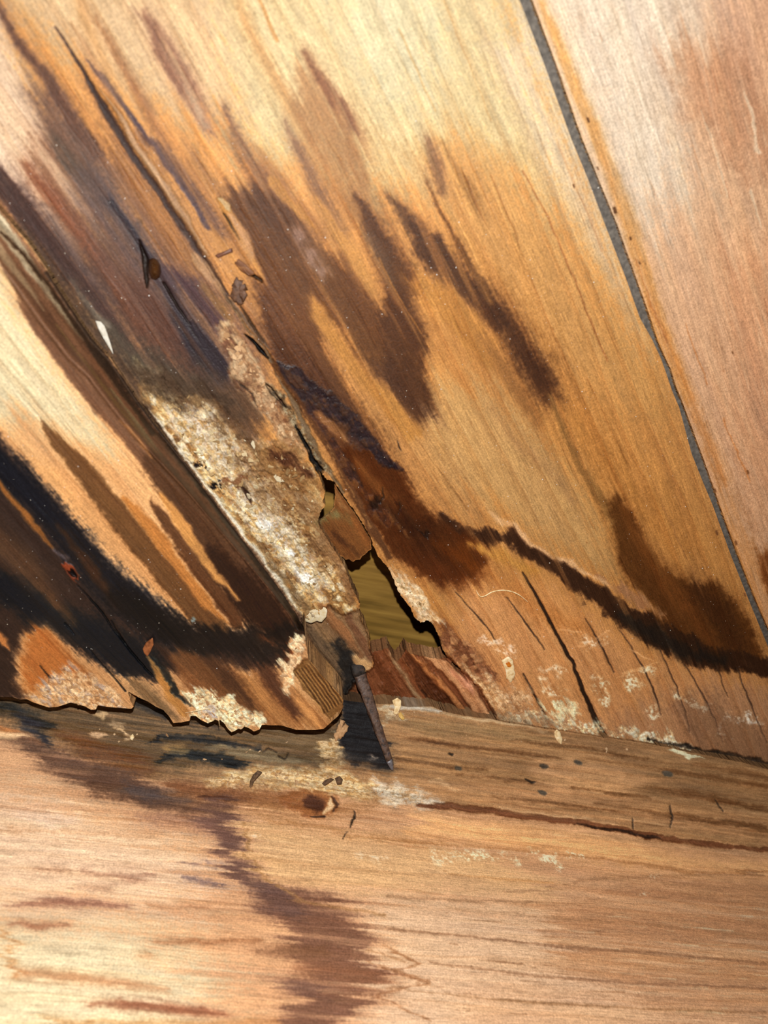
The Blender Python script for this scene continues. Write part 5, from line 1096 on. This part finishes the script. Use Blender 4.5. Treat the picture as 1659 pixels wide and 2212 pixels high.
list(scatter([(470, 700), (500, 705), (540, 770), (590, 860), (640, 950), (600, 940), (540, 860), (500, 790)], 34, wall_at, hw, PL_T, pl_bc, .4, 1.3, (0, -1, 0)))
list(scatter([(840, 1230), (880, 1262), (915, 1300), (932, 1330), (900, 1335), (880, 1300)], 24, wall_at, hw, PL_W, pl_bc, .3, .8, (0, -1, 0)))
list(scatter([(1010, 1460), (1100, 1495), (1250, 1560), (1400, 1590), (1470, 1612), (1380, 1600), (1250, 1580), (1120, 1560), (1010, 1500)], 36, wall_at, hw, PL_T, pl_bc, .25, .9, (0, -1, 0)))
list(scatter([(404, 1506), (440, 1494), (520, 1522), (562, 1550), (556, 1572), (500, 1576), (470, 1556), (420, 1548)], 60, wall_at, hw, PL_T, pl_a, .35, 1.0, (0, -1, 0), 14.0))
list(scatter([(66, 1506), (110, 1484), (140, 1450), (220, 1484), (282, 1528), (200, 1530), (130, 1524)], 40, wall_at, hw, PL_T, pl_a, .35, 1.0, (0, -1, 0), 14.0))
list(scatter([(600, 1440), (622, 1402), (646, 1382), (656, 1392), (640, 1432), (616, 1480)], 16, wall_at, hw, PL_T, pl_a, .35, .9, (0, -1, 0), 14.0))
list(scatter([(436, 1692), (540, 1666), (640, 1662), (740, 1668), (790, 1700), (700, 1712), (640, 1702), (540, 1712)], 80, sill_at, hs, PL_T, sill, .25, .8, NS))
list(scatter([(790, 1695), (860, 1696), (950, 1734), (900, 1740), (820, 1730)], 24, sill_at, hs, PL_T, sill, .25, .6, NS))
# loose crumbs lying on the sill
for o in scatter([(840, 1528), (1000, 1552), (1200, 1584), (1480, 1632), (1480, 1660), (1200, 1620), (1000, 1590), (850, 1556)], 14, sill_at, hs, PL_T, None, .3, .7, NS, .12, 'wood_crumb'):
    tag(o, 'small pale crumb of rotten wood along the right upper edge of the sill', 'crumb', 'crumbs on the right of the sill')
for o in scatter([(200, 1550), (400, 1590), (700, 1600), (740, 1640), (500, 1650), (300, 1630), (180, 1590)], 12, sill_at, hs, PL_T, None, .3, .7, NS, .12, 'wood_crumb'):
    tag(o, 'small tan crumb on the dark strip of sill under the left plank', 'crumb', 'crumbs under the left plank')

# tiny pale specks added as sparkle on the wood
V = []; T = []
oct_v = np.array([(1, 0, 0), (-1, 0, 0), (0, 1, 0), (0, -1, 0), (0, 0, 1), (0, 0, -1)], float)
oct_f = np.array([(0, 2, 4), (2, 1, 4), (1, 3, 4), (3, 0, 4), (2, 0, 5), (1, 2, 5), (3, 1, 5), (0, 3, 5)])
for i in range(1500):
    x, y = rng.random() * 1650, 250 + rng.random() * 1230
    if x > 1150 + .36 * y and rng.random() < .8: continue
    inA = sdist_poly(POLY_A, np.array([x]), np.array([y]))[0] < -100
    if not inA and sdist_poly(POLY_A, np.array([x]), np.array([y]))[0] < 6: continue
    if sdist_poly(HOLE, np.array([x]), np.array([y]))[0] < 4: continue
    p = wall_at(np.array([x]), np.array([y]), np.array([hw(x, y) + (14 if inA else 0)]))[0]
    r_ = 1e-3 * (.04 + .10 * rng.random() ** 4)
    T.append(oct_f + len(V) * 6); V.append(p + oct_v * r_ * (.6 + .8 * rng.random(3)))
dust = link(bpy.data.objects.new('dust', raw_mesh('dust', np.concatenate(V), np.concatenate(T), [M_GLINT], smooth=False)))
tag(dust, 'fine pale specks added as sparkle all over the wood', 'dust', kind='stuff')
